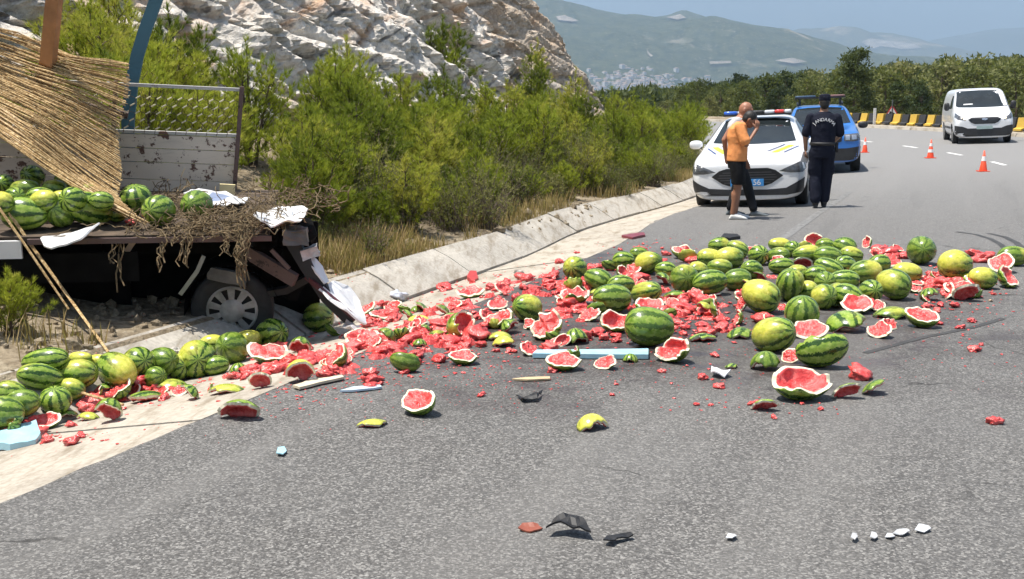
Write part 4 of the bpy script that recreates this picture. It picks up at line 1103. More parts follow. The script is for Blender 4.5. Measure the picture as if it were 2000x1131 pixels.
sweep([loc_at(u, v, Y) for u, v, Y in ((530, 488, 8.4), (565, 525, 8.4))], .03, .02, (0, 1, .2), 'bracket', MAT['rust'], wreck)
sweep([loc_at(u, v, Y) for u, v, Y in ((570, 470, 8.5), (600, 520, 8.5), (640, 580, 8.5), (690, 628, 8.45))], .10, .06, (0, 1, .2), 'bumper_core', MAT['black'], wreck)
def lump(name, u, v, Y, d, mat, parent, seed, rot=0):
    bm = bmesh.new(); bmesh.ops.create_cube(bm, size=1); bmesh.ops.subdivide_edges(bm, edges=bm.edges[:], cuts=3, use_grid_fill=True)
    c = loc_at(u, v, Y); rm = Matrix.Rotation(rot, 3, 'Y')
    for w in bm.verts:
        q = Vector((w.co.x * d[0], w.co.y * d[1], w.co.z * d[2])); k = fbm(q.x * 9 + seed, q.y * 9, q.z * 9, 430 + seed, 3)
        w.co = c + rm @ (q * (1 + .55 * float(k)))
    me = bpy.data.meshes.new(name); bm.to_mesh(me); bm.free(); me.materials.append(mat); return obj(name, me, parent)
lump('crushed_structure', 545, 478, 8.85, (.50, .5, .34), MAT['shade_black'], wreck, 1)
lump('crushed_structure', 560, 520, 8.85, (.34, .45, .30), MAT['shade_black'], wreck, 2, .5)
lump('crushed_structure', 505, 470, 8.75, (.3, .4, .2), MAT['shade_black'], wreck, 3)
lump('lamp_housing', 577, 459, 8.45, (.17, .16, .11), plain('scuffed_grey_plastic', (.10, .095, .09), .5, var=.4), wreck, 4)
lump('tail_lamp', 606, 492, 8.5, (.13, .10, .075), MAT['lampgrey'], wreck, 5, -.3)
lump('mud_flap', 446, 540, 8.48, (.26, .05, .09), plain('scuffed_flap', (.10, .098, .09), .8, var=.4), truck, 6, .25)
sweep([loc_at(u, v, 8.25) for u, v in ((398, 500), (385, 530), (352, 575))], .03, .02, (0, 1, 0), 'loose_strip', plain('bare_metal', (.20, .21, .21), .4, .6), truck)
sweep([loc_at(u, v, 8.3) for u, v in ((262, 470), (255, 480), (247, 492))], .04, .015, (0, 1, 0), 'loose_strip', plain('pale_splinter', (.50, .40, .28), .8), truck)
# the draped reed mat
def reed_mat():
    b = MB(); n = 330
    for k in range(n):
        t = (k + rnd.uniform(-.9, .9)) / n; t = min(1, max(0, t))
        vl = 60 + 205 * t ** 1.0; Yl = 9.25 - .45 * t
        if t < .72:
            q = t / .72; ur, vr, Yr = 250 - 22 * q + 6 * math.sin(q * 9), 128 + 245 * q, 9.45 - .75 * q
        else:
            q = (t - .72) / .28; ur, vr, Yr = 228 + 66 * q ** 1.4, 373 + 73 * q, 8.7 - .40 * q
        ur += rnd.uniform(-16, 4) if rnd.random() < .6 else 0
        vr += rnd.uniform(-3, 3)
        u0 = -190 if rnd.random() < .55 else rnd.uniform(-150, 120)
        v0 = vl + (vr - vl) * (u0 / ur) if u0 > 0 else vl + (vr - vl) * (u0 / 260.0) * .8
        Y0 = Yl + (Yr - Yl) * max(-.5, u0 / 260.0)
        if t < .10: vr -= 6 * math.sin(t * 40)
        lay = rnd.uniform(-.03, .03)
        pts = []
        for j in range(6):
            a = j / 5; sag = math.sin(a * math.pi)
            uu, vv, YY = u0 + (ur - u0) * a, v0 + (vr - v0) * a, Y0 + (Yr - Y0) * a
            vv += sag * rnd.uniform(-2, 3) + 6 * math.sin(uu * .02 + t * 5)
            if t < .2: vv -= 16 * math.exp(-((uu - 40) / 60) ** 2) * (1 - t / .2); vv += 10 * math.exp(-((uu - 150) / 60) ** 2) * (1 - t / .2)
            pts.append(loc_at(uu, vv, YY + lay + .05 * math.sin(uu * .03 + t * 4)))
        r = rnd.uniform(.0035, .0075)
        b.tube(pts, r, 5, r2=r * .6)
    return b.build('reeds', MAT['reed'], None)
rm = reed_mat(); rm.name = 'reed_mat'; rm.matrix_world = TM
tag(rm, 'draped mat of dry straw-coloured reeds hanging over the truck bed', 'reed mat')
# two long loose reed sticks
def stick(pts, r, label, name='reed_stick', mat='reed', n=6, cat='stick'):
    b = MB(); b.tube(pts, r, n, r2=r * .7); o = b.build(name, MAT[mat]); return tag(o, label, cat)
g1 = on_ground(212, 694)
stick([at_y(-40, 330, 8.2), at_y(60, 478, 8.1), at_y(130, 575, 7.95), g1 + Vector((0, 0, .02))], .014, 'long pale reed stick slanting from the truck bed to the gutter melons')
stick([at_y(-40, 352, 8.1), at_y(50, 480, 8.0), at_y(134, 604, 7.9)], .011, 'thin shorter reed stick beside the long slanting one')
e2 = on_ground(242, 800)
stick([at_y(-60, 706, 6.9), at_y(80, 745, 6.75), e2 + Vector((0, 0, .03))], .012, 'low reed stick lying across the melons at the left edge')
# melons on the bed
BED = [(52,420,88,64,'x',None,'big dark striped melon on the truck bed behind the slanting reed stick'), (172,412,94,62,'d',None,'long glossy melon at the edge of the truck bed under the mat tip'),
 (120,416,52,62,'y',None,'green melon squeezed between the two big ones on the truck bed'), (86,396,58,42,'x',('t',.85),'yellow melon behind the two big ones on the truck bed'),
 (50,372,60,36,'x',('tl',.35),'light green melon high in the row on the truck bed'), (80,386,52,32,'x',None,'striped melon between the light green and yellow ones on the bed'),
 (163,380,56,36,'x',('t',.4),'pale melon under the lower edge of the reed mat'), (122,390,44,30,'x',('t',.85),'small yellow melon under the reed mat edge'),
 (65,353,52,32,'y',None,'shaded dark melon in the back row of the bed'), (128,360,46,32,'y',None,'shaded dark melon under the mat in the back row'), (8,366,44,36,'y',None,'shaded melon at the left picture edge on the bed'),
 (4,400,48,46,'x',('t',.9),'yellow melon at the left picture edge on the bed'),
 (268,393,60,56,'z',None,'light melon with wavy stripes right of the mat tip on the bed'), (312,416,64,58,'y',None,'round melon showing its star end on the bed edge'), (385,408,64,56,'y',None,'striped round melon farthest along the bed beside the dry vines'),
 (228,417,42,38,'x',None,'dark melon half hidden under the tip of the reed mat')]
def bed_surf_up(u, v):
    o_ = TI @ Vector((0, 0, CAM_H)); d = TI.to_3x3() @ ray(u, v)
    return TM @ (o_ + d * ((.13 - o_.z) / d.z))
for i, a in enumerate(BED): whole(*a, where='bed', surf=bed_surf_up if 3 <= i <= 11 else bed_surf)
for a in ((30, 392, 56, 42, 'd', None, 'dark melon lodged behind the big striped one on the bed'), (108, 372, 50, 36, 'x', ('t', .5), 'half yellow melon topmost in the middle of the bed load'), (146, 396, 54, 40, 'y', None, 'striped melon lodged behind the long glossy one on the bed'), (200, 396, 46, 38, 'x', None, 'dark melon lodged where the mat meets the bed load')): whole(*a, where='bed', surf=bed_surf_up)
chunk(258, 438, 28, 'red flesh bit on the bed edge by the mat tip', 'large flesh lumps', bed_surf)
# dried vines, sack and foam on the bed end
def vines():
    b = MB()
    def tangle(cx, cy, cz, sx, sy, sz, n):
        for k in range(n):
            p = Vector((cx + rnd.gauss(0, sx), cy + rnd.gauss(0, sy), cz + abs(rnd.gauss(0, sz)))); d = Vector((rnd.gauss(0, 1), rnd.gauss(0, 1), rnd.gauss(0, .5))).normalized()
            pts = [p]
            for j in range(6):
                d = (d + Vector((rnd.gauss(0, .6), rnd.gauss(0, .6), rnd.gauss(0, .4)))).normalized(); p = p + d * rnd.uniform(.02, .05); p.z = max(p.z, .0); pts.append(p)
            b.tube(pts, rnd.uniform(.002, .005), 4, cap=False)
    tangle(-.22, .12, .03, .20, .12, .05, 230); tangle(-.75, .9, .02, .14, .22, .04, 90); tangle(.10, .5, .05, .14, .3, .06, 110); tangle(.35, .9, .05, .18, .25, .06, 90)
    tangle(-.6, .1, .01, .3, .06, .02, 60)
    for (u, v0, v1, nn) in ((318, 452, 530, 5), (366, 455, 520, 7), (440, 450, 505, 7), (468, 440, 560, 16), (478, 440, 545, 14), (218, 462, 560, 3), (236, 462, 580, 3), (345, 455, 480, 5)):
        for k in range(nn):
            L = v0 + (v1 - v0) * rnd.uniform(.5, 1.05); uu = u + rnd.gauss(0, 5)
            pts = [loc_at(uu + rnd.gauss(0, 4) + (3 * math.sin(j)), v0 + (L - v0) * j / 6, 8.22 - .02 * j + rnd.uniform(-.02, .02)) for j in range(7)]
            b.tube(pts, rnd.uniform(.003, .006), 4, cap=False)
    o = b.build('dried_vines', MAT['vine']); o.matrix_world = TM
    tag(o, 'tangle of dry brown vines over the end of the truck bed', 'dry vines', kind='stuff')
vines()
def m_sack():
    g = G('printed_sack'); p = g.coord('Generated'); s = g.n('SeparateXYZ', None, Vector=p)
    inx = g.ramp(s.outputs[0], [(.42, 0.0), (.44, 1.0), (.72, 1.0), (.74, 0.0)]); iny = g.ramp(s.outputs[1], [(.22, 0.0), (.25, 1.0), (.62, 1.0), (.66, 0.0)])
    g.base(g.mix(g.math('MULTIPLY', g.math('MULTIPLY', inx, iny), .8), (.70, .70, .70), (.12, .18, .33)), .35); return g.m
sk = crumple('plastic_sack', [(358, 376, 9.2), (395, 372, 9.4), (440, 378, 9.5), (488, 386, 9.4), (470, 398, 9.0), (440, 406, 8.9), (410, 398, 8.95), (380, 392, 9.0)], m_sack(), None, .01, .03, 11, 4, False)
tag(sk, 'crumpled white plastic sack with dark blue print on the truck bed end', 'sack')
fb = MB().box((0, 0, 0), (.13, .07, .09)); fo = fb.build('foam_block', plain('yellowed_foam', (.72, .60, .32), .9)); fo.location = at_y(444, 370, 9.75); fo.rotation_euler = (0, R(4), R(12))
tag(fo, 'small yellowed foam block at the far bed corner', 'foam block')

# ================================================================ debris on the road
def debris(name, pts, mat, label, th=.012, dent=.010, seed=0, group='crash debris on the road', cat='debris', lift=.004):
    """flat broken piece lying on the ground, outline given on the ground"""
    bm = bmesh.new(); P = [on_ground(u, v) for u, v in pts]
    z0 = sum(p.z for p in P) / len(P) + lift
    f = bm.faces.new([bm.verts.new(Vector((p.x, p.y, z0))) for p in P]); bmesh.ops.triangulate(bm, faces=[f])
    bmesh.ops.subdivide_edges(bm, edges=bm.edges[:], cuts=2, use_grid_fill=True)
    for v in bm.verts: v.co.z += dent * (1 + float(fbm(v.co.x * 16 + seed, v.co.y * 16, 0, 450 + seed, 2)) * 2)
    bm.normal_update()
    if sum(f.normal.z for f in bm.faces) < 0: bmesh.ops.reverse_faces(bm, faces=bm.faces[:])
    r = bmesh.ops.extrude_face_region(bm, geom=bm.faces[:])
    for v in r['geom']:
        if isinstance(v, bmesh.types.BMVert): v.co.z += th
    me = bpy.data.meshes.new(name); bm.to_mesh(me); bm.free(); me.materials.append(mat)
    return tag(obj(name, me), label, cat, group)
MAT['blueboard'] = plain('pale_blue_plastic', (.36, .60, .68), .4, var=.15)
debris('plastic_board', [(1040, 701), (1048, 693), (1266, 691), (1266, 703)], MAT['blueboard'], 'long pale blue board lying among the melon slices', .03, .002, 1)
debris('plastic_board', [(-20, 884), (-15, 866), (40, 852), (72, 842), (80, 858), (70, 868), (20, 880)], MAT['blueboard'], 'pale blue plastic piece at the lower left edge', .04, .01, 2)
debris('plastic_strip', [(664, 768), (690, 761), (742, 757), (746, 761), (700, 767)], plain('blue_white_plastic', (.52, .63, .72), .4), 'narrow blue-white strip on the near asphalt', .012, .002, 3)
debris('wood_splinter', [(572, 760), (600, 750), (668, 739), (672, 744), (625, 754), (585, 764)], plain('bleached_wood', (.60, .52, .38), .9), 'bleached wood splinter left of the blue-white strip', .015, .004, 4)
debris('bumper_shard', [(1388, 737), (1390, 728), (1400, 731), (1420, 732), (1427, 736), (1415, 741), (1398, 740)], plain('white_plastic', (.74, .74, .75), .3), 'curved white plastic shard alone on the asphalt', .008, .022, 5)
debris('rubber_strip', [(1408, 468), (1414, 462), (1440, 463), (1446, 467), (1425, 470)], MAT['black'], 'black strip behind the heap', .03, .004, 6)
debris('red_strip', [(1214, 467), (1230, 463), (1258, 459), (1260, 463), (1235, 468)], plain('maroon_plastic', (.20, .03, .04), .4), 'thin dark red strip on the concrete edge behind the heap', .03, .004, 7)
debris('red_strip', [(912, 549), (918, 541), (930, 540), (934, 547), (922, 552)], plain('red_plastic', (.45, .04, .04), .4), 'small red plastic piece on the gutter concrete', .04, .004, 8)
debris('wood_splinter', [(1000, 744), (1030, 741), (1074, 740), (1074, 744), (1030, 746)], plain('straw_wood', (.52, .40, .24), .9), 'thin straw-coloured stick on the near asphalt', .01, .002, 9)
debris('plastic_shard', [(1008, 775), (1022, 782), (1045, 780), (1060, 770), (1050, 786), (1020, 788)], MAT['black'], 'small black curved shard in front of the melon bowl', .006, .02, 10)
debris('plastic_shard', [(1066, 1050), (1080, 1038), (1110, 1034), (1140, 1040), (1154, 1056), (1120, 1052), (1095, 1048)], MAT['black'], 'black bumper shard nearest the camera', .008, .035, 11)
debris('plastic_shard', [(1178, 1066), (1185, 1058), (1232, 1050), (1237, 1055), (1205, 1062), (1195, 1069)], MAT['black'], 'narrow black shard right of the bumper shard', .006, .012, 12)
debris('plastic_shard', [(1012, 1038), (1020, 1030), (1050, 1030), (1060, 1036), (1036, 1042)], plain('brown_red_plastic', (.25, .07, .04), .5), 'brown red chip left of the bumper shard', .006, .012, 13)
for i, (u, v, w) in enumerate(((1738, 1050, 10), (1760, 1044, 17), (1802, 1038, 16), (1706, 1053, 8), (1428, 1053, 11), (1668, 1056, 7))):
    debris('plastic_chip', [(u - w, v + 3), (u - w * .5, v - 6), (u + w * .6, v - 5), (u + w, v + 1), (u + w * .2, v + 6)], MAT['lampgrey'] if i % 2 else plain('chip_white', (.62, .63, .65), .35), 'pale plastic chip near the bottom of the picture', .003, .009, 20 + i, 'pale chips of a broken lamp')
debris('plastic_chip', [(540, 892), (543, 880), (556, 879), (560, 886), (553, 893)], MAT['blueboard'], 'tiny pale blue chip on the near asphalt', .005, .006, 31)
for i, (u, v, w, lab) in enumerate(((1012, 536, 20, 'grey stone on the gutter apron'), (345, 690, 26, 'pale stone under the truck behind the gutter row'), (1935, 589, 9, 'white chip right of the flat rind strip'))):
    p = on_ground(u, v); r = w / 2 / px_per_m(p); o = obj('stone', chunk_mesh(40 + i)); o.data.materials.clear(); o.data.materials.append(MAT['rock']); o.scale = (r, r, r); o.location = (p.x, p.y, p.z + r * .4); tag(o, lab, 'stone')
bagp = on_ground(775, 584); bagm = chunk_mesh(50, 3); bagm.materials.clear(); bagm.materials.append(plain('clear_plastic_bag', (.55, .57, .62), .2)); bo = obj('plastic_bag', bagm); bo.scale = (.10, .09, .09); bo.location = (bagp.x, bagp.y, bagp.z + .04); tag(bo, 'crumpled clear plastic bag in the gutter', 'bag')
# ================================================================ vegetation
def m_leaf(name, cols, trans=.35, rough=.6, vscale=1.2):
    g = G(name); p = g.pos(); oi = g.n('ObjectInfo')
    n = g.noise(p, vscale, 4, .65); n2 = g.noise(p, 14, 3, .6)
    f = g.math('ADD', g.math('MULTIPLY', n, .7), g.math('ADD', g.math('MULTIPLY', n2, .3), g.math('MULTIPLY', g.math('SUBTRACT', oi.outputs['Random'], .5), .34)))
    k = len(cols) - 1
    c = g.ramp(f, [(.30 + .4 * i / k, cc) for i, cc in enumerate(cols)])
    g.base(c, rough, spec=.25)
    tr = g.n('BsdfTranslucent', None, Color=g.mix(.5, c, (.35, .42, .06), 'MIX'))
    mx = g.n('MixShader'); mx.inputs[0].default_value = trans
    g.nt.links.new(g.b.outputs[0], mx.inputs[1]); g.nt.links.new(tr.outputs[0], mx.inputs[2]); g.nt.links.new(mx.outputs[0], g.out.inputs['Surface'])
    return g.m
MAT['needle'] = m_leaf('pine_needles', [(.06, .095, .010), (.20, .255, .020), (.37, .41, .036), (.52, .48, .09)], .42)
MAT['needle2'] = m_leaf('shrub_leaves', [(.075, .085, .028), (.15, .155, .045), (.24, .225, .085)])
MAT['canopy'] = m_leaf('pine_canopy', [(.035, .050, .015), (.082, .098, .028), (.14, .150, .046), (.20, .195, .075)], .25, .7, .35)
MAT['canopy_dk'] = m_leaf('dark_pine_canopy', [(.012, .026, .010), (.032, .052, .016), (.065, .085, .026)], .15, .7, .5)
MAT['drygrass'] = m_leaf('dry_grass', [(.21, .14, .055), (.36, .26, .12), (.50, .40, .22)], .3, .8, 2.0)
MAT['twig'] = plain('grey_brown_twig', (.13, .10, .075), .9, var=.4, scale=20)
MAT['bark'] = plain('pine_bark', (.10, .07, .05), .95, var=.4, scale=12, bump=.4)

def tuft_arrays(rng, P, Dn, nn, L, wd, spread):
    """needle fans: P base points, Dn directions; returns triangles"""
    n = len(P); P = np.repeat(P, nn, 0); Dn = np.repeat(Dn, nn, 0)
    d = Dn + rng.normal(0, spread, (n * nn, 3)); d /= np.linalg.norm(d, axis=1)[:, None]
    side = np.cross(d, rng.normal(0, 1, (n * nn, 3))); side /= np.linalg.norm(side, axis=1)[:, None] + 1e-9
    ll = L * rng.uniform(.6, 1.15, (n * nn, 1)); a = P + side * wd; b = P - side * wd; c = P + d * ll
    V = np.stack([a, b, c], 1).reshape(-1, 3); F = np.arange(len(V)).reshape(-1, 3)
    return V, F
def make_pine_bush(seed, h, r, nb, bare=0.0):
    rng = np.random.default_rng(seed); tw = MB(); P, Dn = [], []
    lead = 1 + int(rng.integers(1, 4))
    for b in range(nb):
        st = b % lead; ox, oy = (0, 0) if st == 0 else (math.cos(st * 2.1) * r * .45, math.sin(st * 2.1) * r * .45)
        t = rng.uniform(.08 + bare, 1.0); az = rng.uniform(0, 6.283); up = rng.uniform(.35, 1.1)
        hh = h * (1 - .18 * (st > 0) * rng.uniform(.3, 1.2))
        z0 = hh * t * .82; L = r * (1.15 - .85 * t) * rng.uniform(.55, 1.15)
        base = np.array([ox * t, oy * t, z0]); d = np.array([math.cos(az), math.sin(az), up]); d /= np.linalg.norm(d)
        k = max(3, int(L / .085)); pts = []
        for j in range(k + 1):
            q = base + d * L * j / k + np.array([0, 0, .16 * L * (j / k) ** 2]) + rng.normal(0, .012, 3); pts.append(q)
            if j >= k * .25 or rng.random() < .4:
                for _ in range(2 if j > k * .6 else 1):
                    P.append(q + rng.normal(0, .025, 3)); Dn.append(d * .7 + np.array([0, 0, .65]) + rng.normal(0, .25, 3))
        tw.tube([pts[0], pts[len(pts) // 2], pts[-1]], .009, 3, r2=.003, cap=False)
    for st in range(lead):
        ox, oy = (0, 0) if st == 0 else (math.cos(st * 2.1) * r * .45, math.sin(st * 2.1) * r * .45)
        hh = h * (1 if st == 0 else .85)
        tw.tube([(ox * .1, oy * .1, -.1), (ox * .5, oy * .5, hh * .45), (ox, oy, hh * .93)], .035, 5, r2=.008)
        for j in range(8):
            P.append(np.array([ox, oy, hh * (.86 + .018 * j)]) + rng.normal(0, .02, 3)); Dn.append(np.array([0, 0, 1.2]) + rng.normal(0, .3, 3))
    V, F = tuft_arrays(rng, np.array(P), np.array(Dn), 15, .155, .0058, .42)
    return tw.data('trunk', MAT['bark']), mesh_data('crown', V, F, MAT['needle'])
PINES = [make_pine_bush(100 + k, h, r, nb) for k, (h, r, nb) in enumerate(((2.1, .95, 100), (1.7, .85, 85), (2.6, .90, 110), (1.3, .75, 70), (2.0, 1.15, 120), (3.2, 1.0, 130)))]
def make_dry_shrub(seed, h, r, nb, leafy):
    rng = np.random.default_rng(seed); tw = MB(); P, Dn = [], []
    for b in range(nb):
        az = rng.uniform(0, 6.283); lean_ = rng.uniform(.05, .75); L = h * rng.uniform(.5, 1.1)
        d = np.array([math.cos(az) * lean_, math.sin(az) * lean_, 1.0]); d /= np.linalg.norm(d)
        q = np.array([rng.normal(0, r * .25), rng.normal(0, r * .25), 0.0]); pts = [q]
        for j in range(4):
            d = d + rng.normal(0, .16, 3); d /= np.linalg.norm(d); q = q + d * L / 4; pts.append(q)
            for _ in range(leafy): P.append(q + rng.normal(0, .05, 3)); Dn.append(d + rng.normal(0, .5, 3))
        tw.tube(pts, .0055, 3, r2=.0018, cap=False)
    V, F = tuft_arrays(rng, np.array(P), np.array(Dn), 6, .05, .007, .8)
    return tw.data('stems', MAT['twig']), mesh_data('leaves', V, F, MAT['needle2'])
SHRUBS = [make_dry_shrub(200 + k, h, r, nb, lf) for k, (h, r, nb, lf) in enumerate(((.9, .5, 90, 2), (.7, .5, 80, 1), (1.1, .4, 90, 2), (.55, .45, 70, 3)))]
def plant(name, cat, data, x, y, z, sc, rz, label, group, parts):
    t = bpy.data.objects.new(name, None); COL.objects.link(t); t.empty_display_size = .2
    t.location = (x, y, z); t.rotation_euler = (0, 0, rz); t.scale = (sc, sc, sc)
    for nm, me in zip(parts, data): link(bpy.data.objects.new(nm, me), t)
    return tag(t, label, cat, group)
def veg_at(u, v):
    """point on the bank seen at (u, v): search the sight line from the far side"""
    d = ray(u, v); o_ = Vector((0, 0, CAM_H)); t = 4.0
    while t < 70:
        p = o_ + d * t; s_, w_ = road_sw(p.x, p.y)
        if p.z < float(height_sw(s_, w_)): return p
        t += .12
    return o_ + d * 40
def bank_plant(fn, s_, w_): 
    w_ = w_ + float(widen(s_)); x, y = road_xy(s_, w_); return float(x), float(y), float(height_sw(s_, w_, True)) - .03
NEARP = [  # s, w, kind, scale, label
 (12.0, 4.3, 4, .85, 'bushy young pine behind the truck side board'), (13.2, 3.6, 1, .95, 'young pine right of the side board, low and dense'), (14.0, 5.0, 0, 1.0, 'young pine behind the low dense one'),
 (14.6, 3.7, 4, .9, 'broad bright young pine right of the truck'), (15.9, 4.6, 0, 1.05, 'yellow-green young pine at the middle of the shrub belt'), (16.6, 3.6, 1, .95, 'low young pine with browned lower twigs'),
 (17.6, 5.2, 2, .9, 'tall narrow young pine below the white rock face'), (18.3, 4.0, 4, .85, 'rounded young pine below the orange rock streak'), (19.6, 3.4, 1, 1.0, 'low dense young pine above the gutter bend'),
 (20.4, 4.8, 0, 1.0, 'feathery young pine below the rock cleft'), (21.6, 3.6, 4, .9, 'broad young pine near the far gutter'), (22.6, 5.0, 2, .85, 'upright young pine at the foot of the buttress'),
 (24.0, 3.6, 0, 1.0, 'bright young pine left of the police car roof'), (25.2, 4.6, 4, .95, 'broad young pine behind the bright one by the police car'), (26.6, 3.2, 2, .9, 'tall young pine beside the far gutter'),
 (28.0, 4.4, 5, .95, 'tallest young pine right of the cliff end'), (29.4, 3.0, 0, 1.1, 'young pine just left of the police car'), (31.0, 4.0, 2, 1.0, 'young pine behind the police car lamp bar'),
 (33.0, 3.0, 4, 1.0, 'far young pine over the police car roof'), (35.5, 3.8, 2, 1.0, 'pointed young pine below the distant town'), (38.0, 3.2, 0, 1.1, 'last young pine of the belt before the bend'),
 (10.3, 5.0, 1, .95, 'young pine behind the mesh panel'), (9.0, 4.8, 1, .9, 'young pine behind the blue post'), (7.6, 5.2, 1, 1.0, 'young pine left of the blue post below the rock'),
 (6.4, 4.6, 1, 1.0, 'young pine behind the wooden post'), (30.2, 6.0, 5, 1.0, 'dark young pine against the cliff end'), (34.0, 6.5, 5, 1.05, 'slim pine standing right beyond the cliff end'),
 (41, 2.8, 4, 1.1, 'rounded young pine on the inside of the bend'), (44, 3.4, 0, 1.2, 'feathery pine on the inside of the far bend'), (47, 2.8, 2, 1.1, 'tall pine on the inside of the far bend'), (12.6, 5.4, 4, 1.0, 'broad young pine on the bank behind the truck end'), (11.4, 4.6, 0, .95, 'young pine on the bank left of the truck end'), (13.6, 5.9, 0, 1.05, 'young pine high on the bank under the rock pits'), (36.8, 2.2, 4, 1.25, 'dark rounded pine right beside the police car bonnet'), (39.5, 2.1, 0, 1.4, 'dark bushy pine behind the police car mirror'), (42.0, 2.0, 4, 1.35, 'rounded pine just over the police car roof')]
for s_, w_, k, sc, lab in NEARP:
    x, y, z = bank_plant(None, s_, w_); plant('young_pine', 'pine', PINES[k], x, y, z, sc * (.80 if s_ < 22 else .68), rnd.uniform(0, 6.3), lab, 'young pines below the cliff', ('trunk', 'crown'))
sp = on_ground(22, 652); plant('young_pine', 'pine', PINES[3], sp.x, sp.y, sp.z - .02, .36, 1.0, 'small bright pine seedling at the left edge under the truck', 'young pines below the cliff', ('trunk', 'crown'))
for i in range(64):
    s_ = 10.5 + i * .46 + rnd.uniform(-.3, .3); w_ = rnd.choice((2.9, 3.3, 4.2, 5.4)) + rnd.uniform(-.2, .3)
    x, y, z = bank_plant(None, s_, w_)
    plant('young_pine', 'pine', PINES[rnd.choice((1, 3, 3, 0))], x, y, z, rnd.uniform(.5, .8), rnd.uniform(0, 6.3), 'small yellow-green pine merging into the shrub belt', 'small pines of the shrub belt', ('trunk', 'crown'))
for i in range(34):
    x, y, z = bank_plant(None, 12.2 + i * .62 + rnd.uniform(-.3, .3), rnd.uniform(2.1, 2.9))
    plant('young_pine', 'pine', PINES[rnd.choice((1, 3, 3))], x, y, z, rnd.uniform(.38, .62), rnd.uniform(0, 6.3), 'knee-high green pine at the lower edge of the shrub belt', 'knee-high pines above the gutter', ('trunk', 'crown'))
# pines rooted on the rock
for u, v, Y, sc, k, lab in ((865, 120, 26, .95, 0, 'pine growing from a ledge high on the cliff'), (890, 165, 25.5, .7, 1, 'smaller pine just below the ledge pine on the cliff'), (845, 170, 24, .6, 3, 'scrubby pine low on the cliff face'), (215, 60, 15.5, .8, 0, 'pine clinging to the rock between the two posts'), (180, 95, 14.5, .8, 4, 'broad pine on the rock left of the blue post'), (340, 110, 15.5, .6, 1, 'little pine on the rock right of the blue post')):
    p = at_y(u, v, Y); plant('cliff_pine', 'pine', PINES[k], p.x, p.y, p.z - 1.0, sc, rnd.uniform(0, 6.3), lab, 'pines rooted on the cliff', ('trunk', 'crown'))
for i in range(95):
    s_ = 8.5 + i * .30 + rnd.uniform(-.4, .4); w_ = rnd.uniform(1.85, 3.4)
    x, y, z = bank_plant(None, s_, w_)
    if x < -1.1 and y < 11.3: continue
    plant('dry_shrub', 'shrub', SHRUBS[i % 4], x, y, z, rnd.uniform(.55, 1.05), rnd.uniform(0, 6.3), 'grey-brown twiggy shrub at the foot of the pine belt', 'dry shrubs above the gutter', ('stems', 'leaves'))
def grass():
    rng = np.random.default_rng(5); n = 15000
    s_ = np.concatenate([rng.uniform(7.0, 34, n), rng.normal(11.2, 1.1, 5000)]); w_ = widen(s_) + np.concatenate([1.68 + np.abs(rng.normal(0, .85, n)), 1.7 + np.abs(rng.normal(0, .8, 5000))])
    x0, y0 = road_xy(s_, w_); keep = (fbm(s_ * .9, w_ * .9, 0, 77, 3) > -.15) & ~((x0 < -1.35) & (x0 > -5.5) & (y0 > 7.6) & (y0 < 10.4)); s_, w_ = s_[keep], w_[keep]
    x, y = road_xy(s_, w_); z = height_sw(s_, w_, True) - .02; m = len(x)
    h = rng.uniform(.06, .30, m) * np.where(w_ < 1.9, .7, 1.0); az = rng.uniform(0, 6.283, m); ln = rng.uniform(.05, .55, m) * h
    P = np.stack([x, y, z], -1); side = np.stack([np.cos(az + 1.57), np.sin(az + 1.57), 0 * az], -1) * .0055
    mid = P + np.stack([np.cos(az) * ln * .4, np.sin(az) * ln * .4, h * .6], -1); tip = P + np.stack([np.cos(az) * ln, np.sin(az) * ln, h], -1)
    V = np.stack([P - side, P + side, mid + side * .8, mid - side * .8, tip], 1).reshape(-1, 3); b = np.arange(m)[:, None] * 5
    F4 = (b + np.array([[0, 1, 2, 3]])).tolist(); F3 = (b + np.array([[3, 2, 4]])).tolist()
    o = mobj('dry_grass', V, F4 + F3, MAT['drygrass']); tag(o, 'dry straw-coloured grass along the top of the gutter', 'dry grass', kind='stuff')
grass()
def stones():
    rng = np.random.default_rng(9); V, F, nv = [], [], 0
    bm = bmesh.new(); bmesh.ops.create_icosphere(bm, subdivisions=1, radius=1); tv = np.array([v.co for v in bm.verts]); tf = np.array([[v.index for v in f.verts] for f in bm.faces]); bm.free()
    for i in range(900):
        s_, w_ = rng.uniform(2, 20), 1.7 + abs(rng.normal(0, 1.3)); 
        if i < 300: s_, w_ = rng.uniform(3, 9), 1.66 + rng.uniform(0, 2.2)
        x, y = road_xy(s_, w_); z = float(height_sw(s_, w_, True)); r = rng.uniform(.012, .05) * (1 if rng.random() < .9 else 1.9)
        V.append(tv * r * rng.uniform(.6, 1.3, (1, 3)) * (1 + .25 * rng.normal(0, 1, (len(tv), 1))) + np.array([float(x), float(y), z + r * .2])); F.append(tf + nv); nv += len(tv)
    o = mobj('verge_stones', np.concatenate(V), np.concatenate(F), MAT['soil']); tag(o, 'small pale stones scattered on the dry verge', 'stones', kind='stuff')
stones()
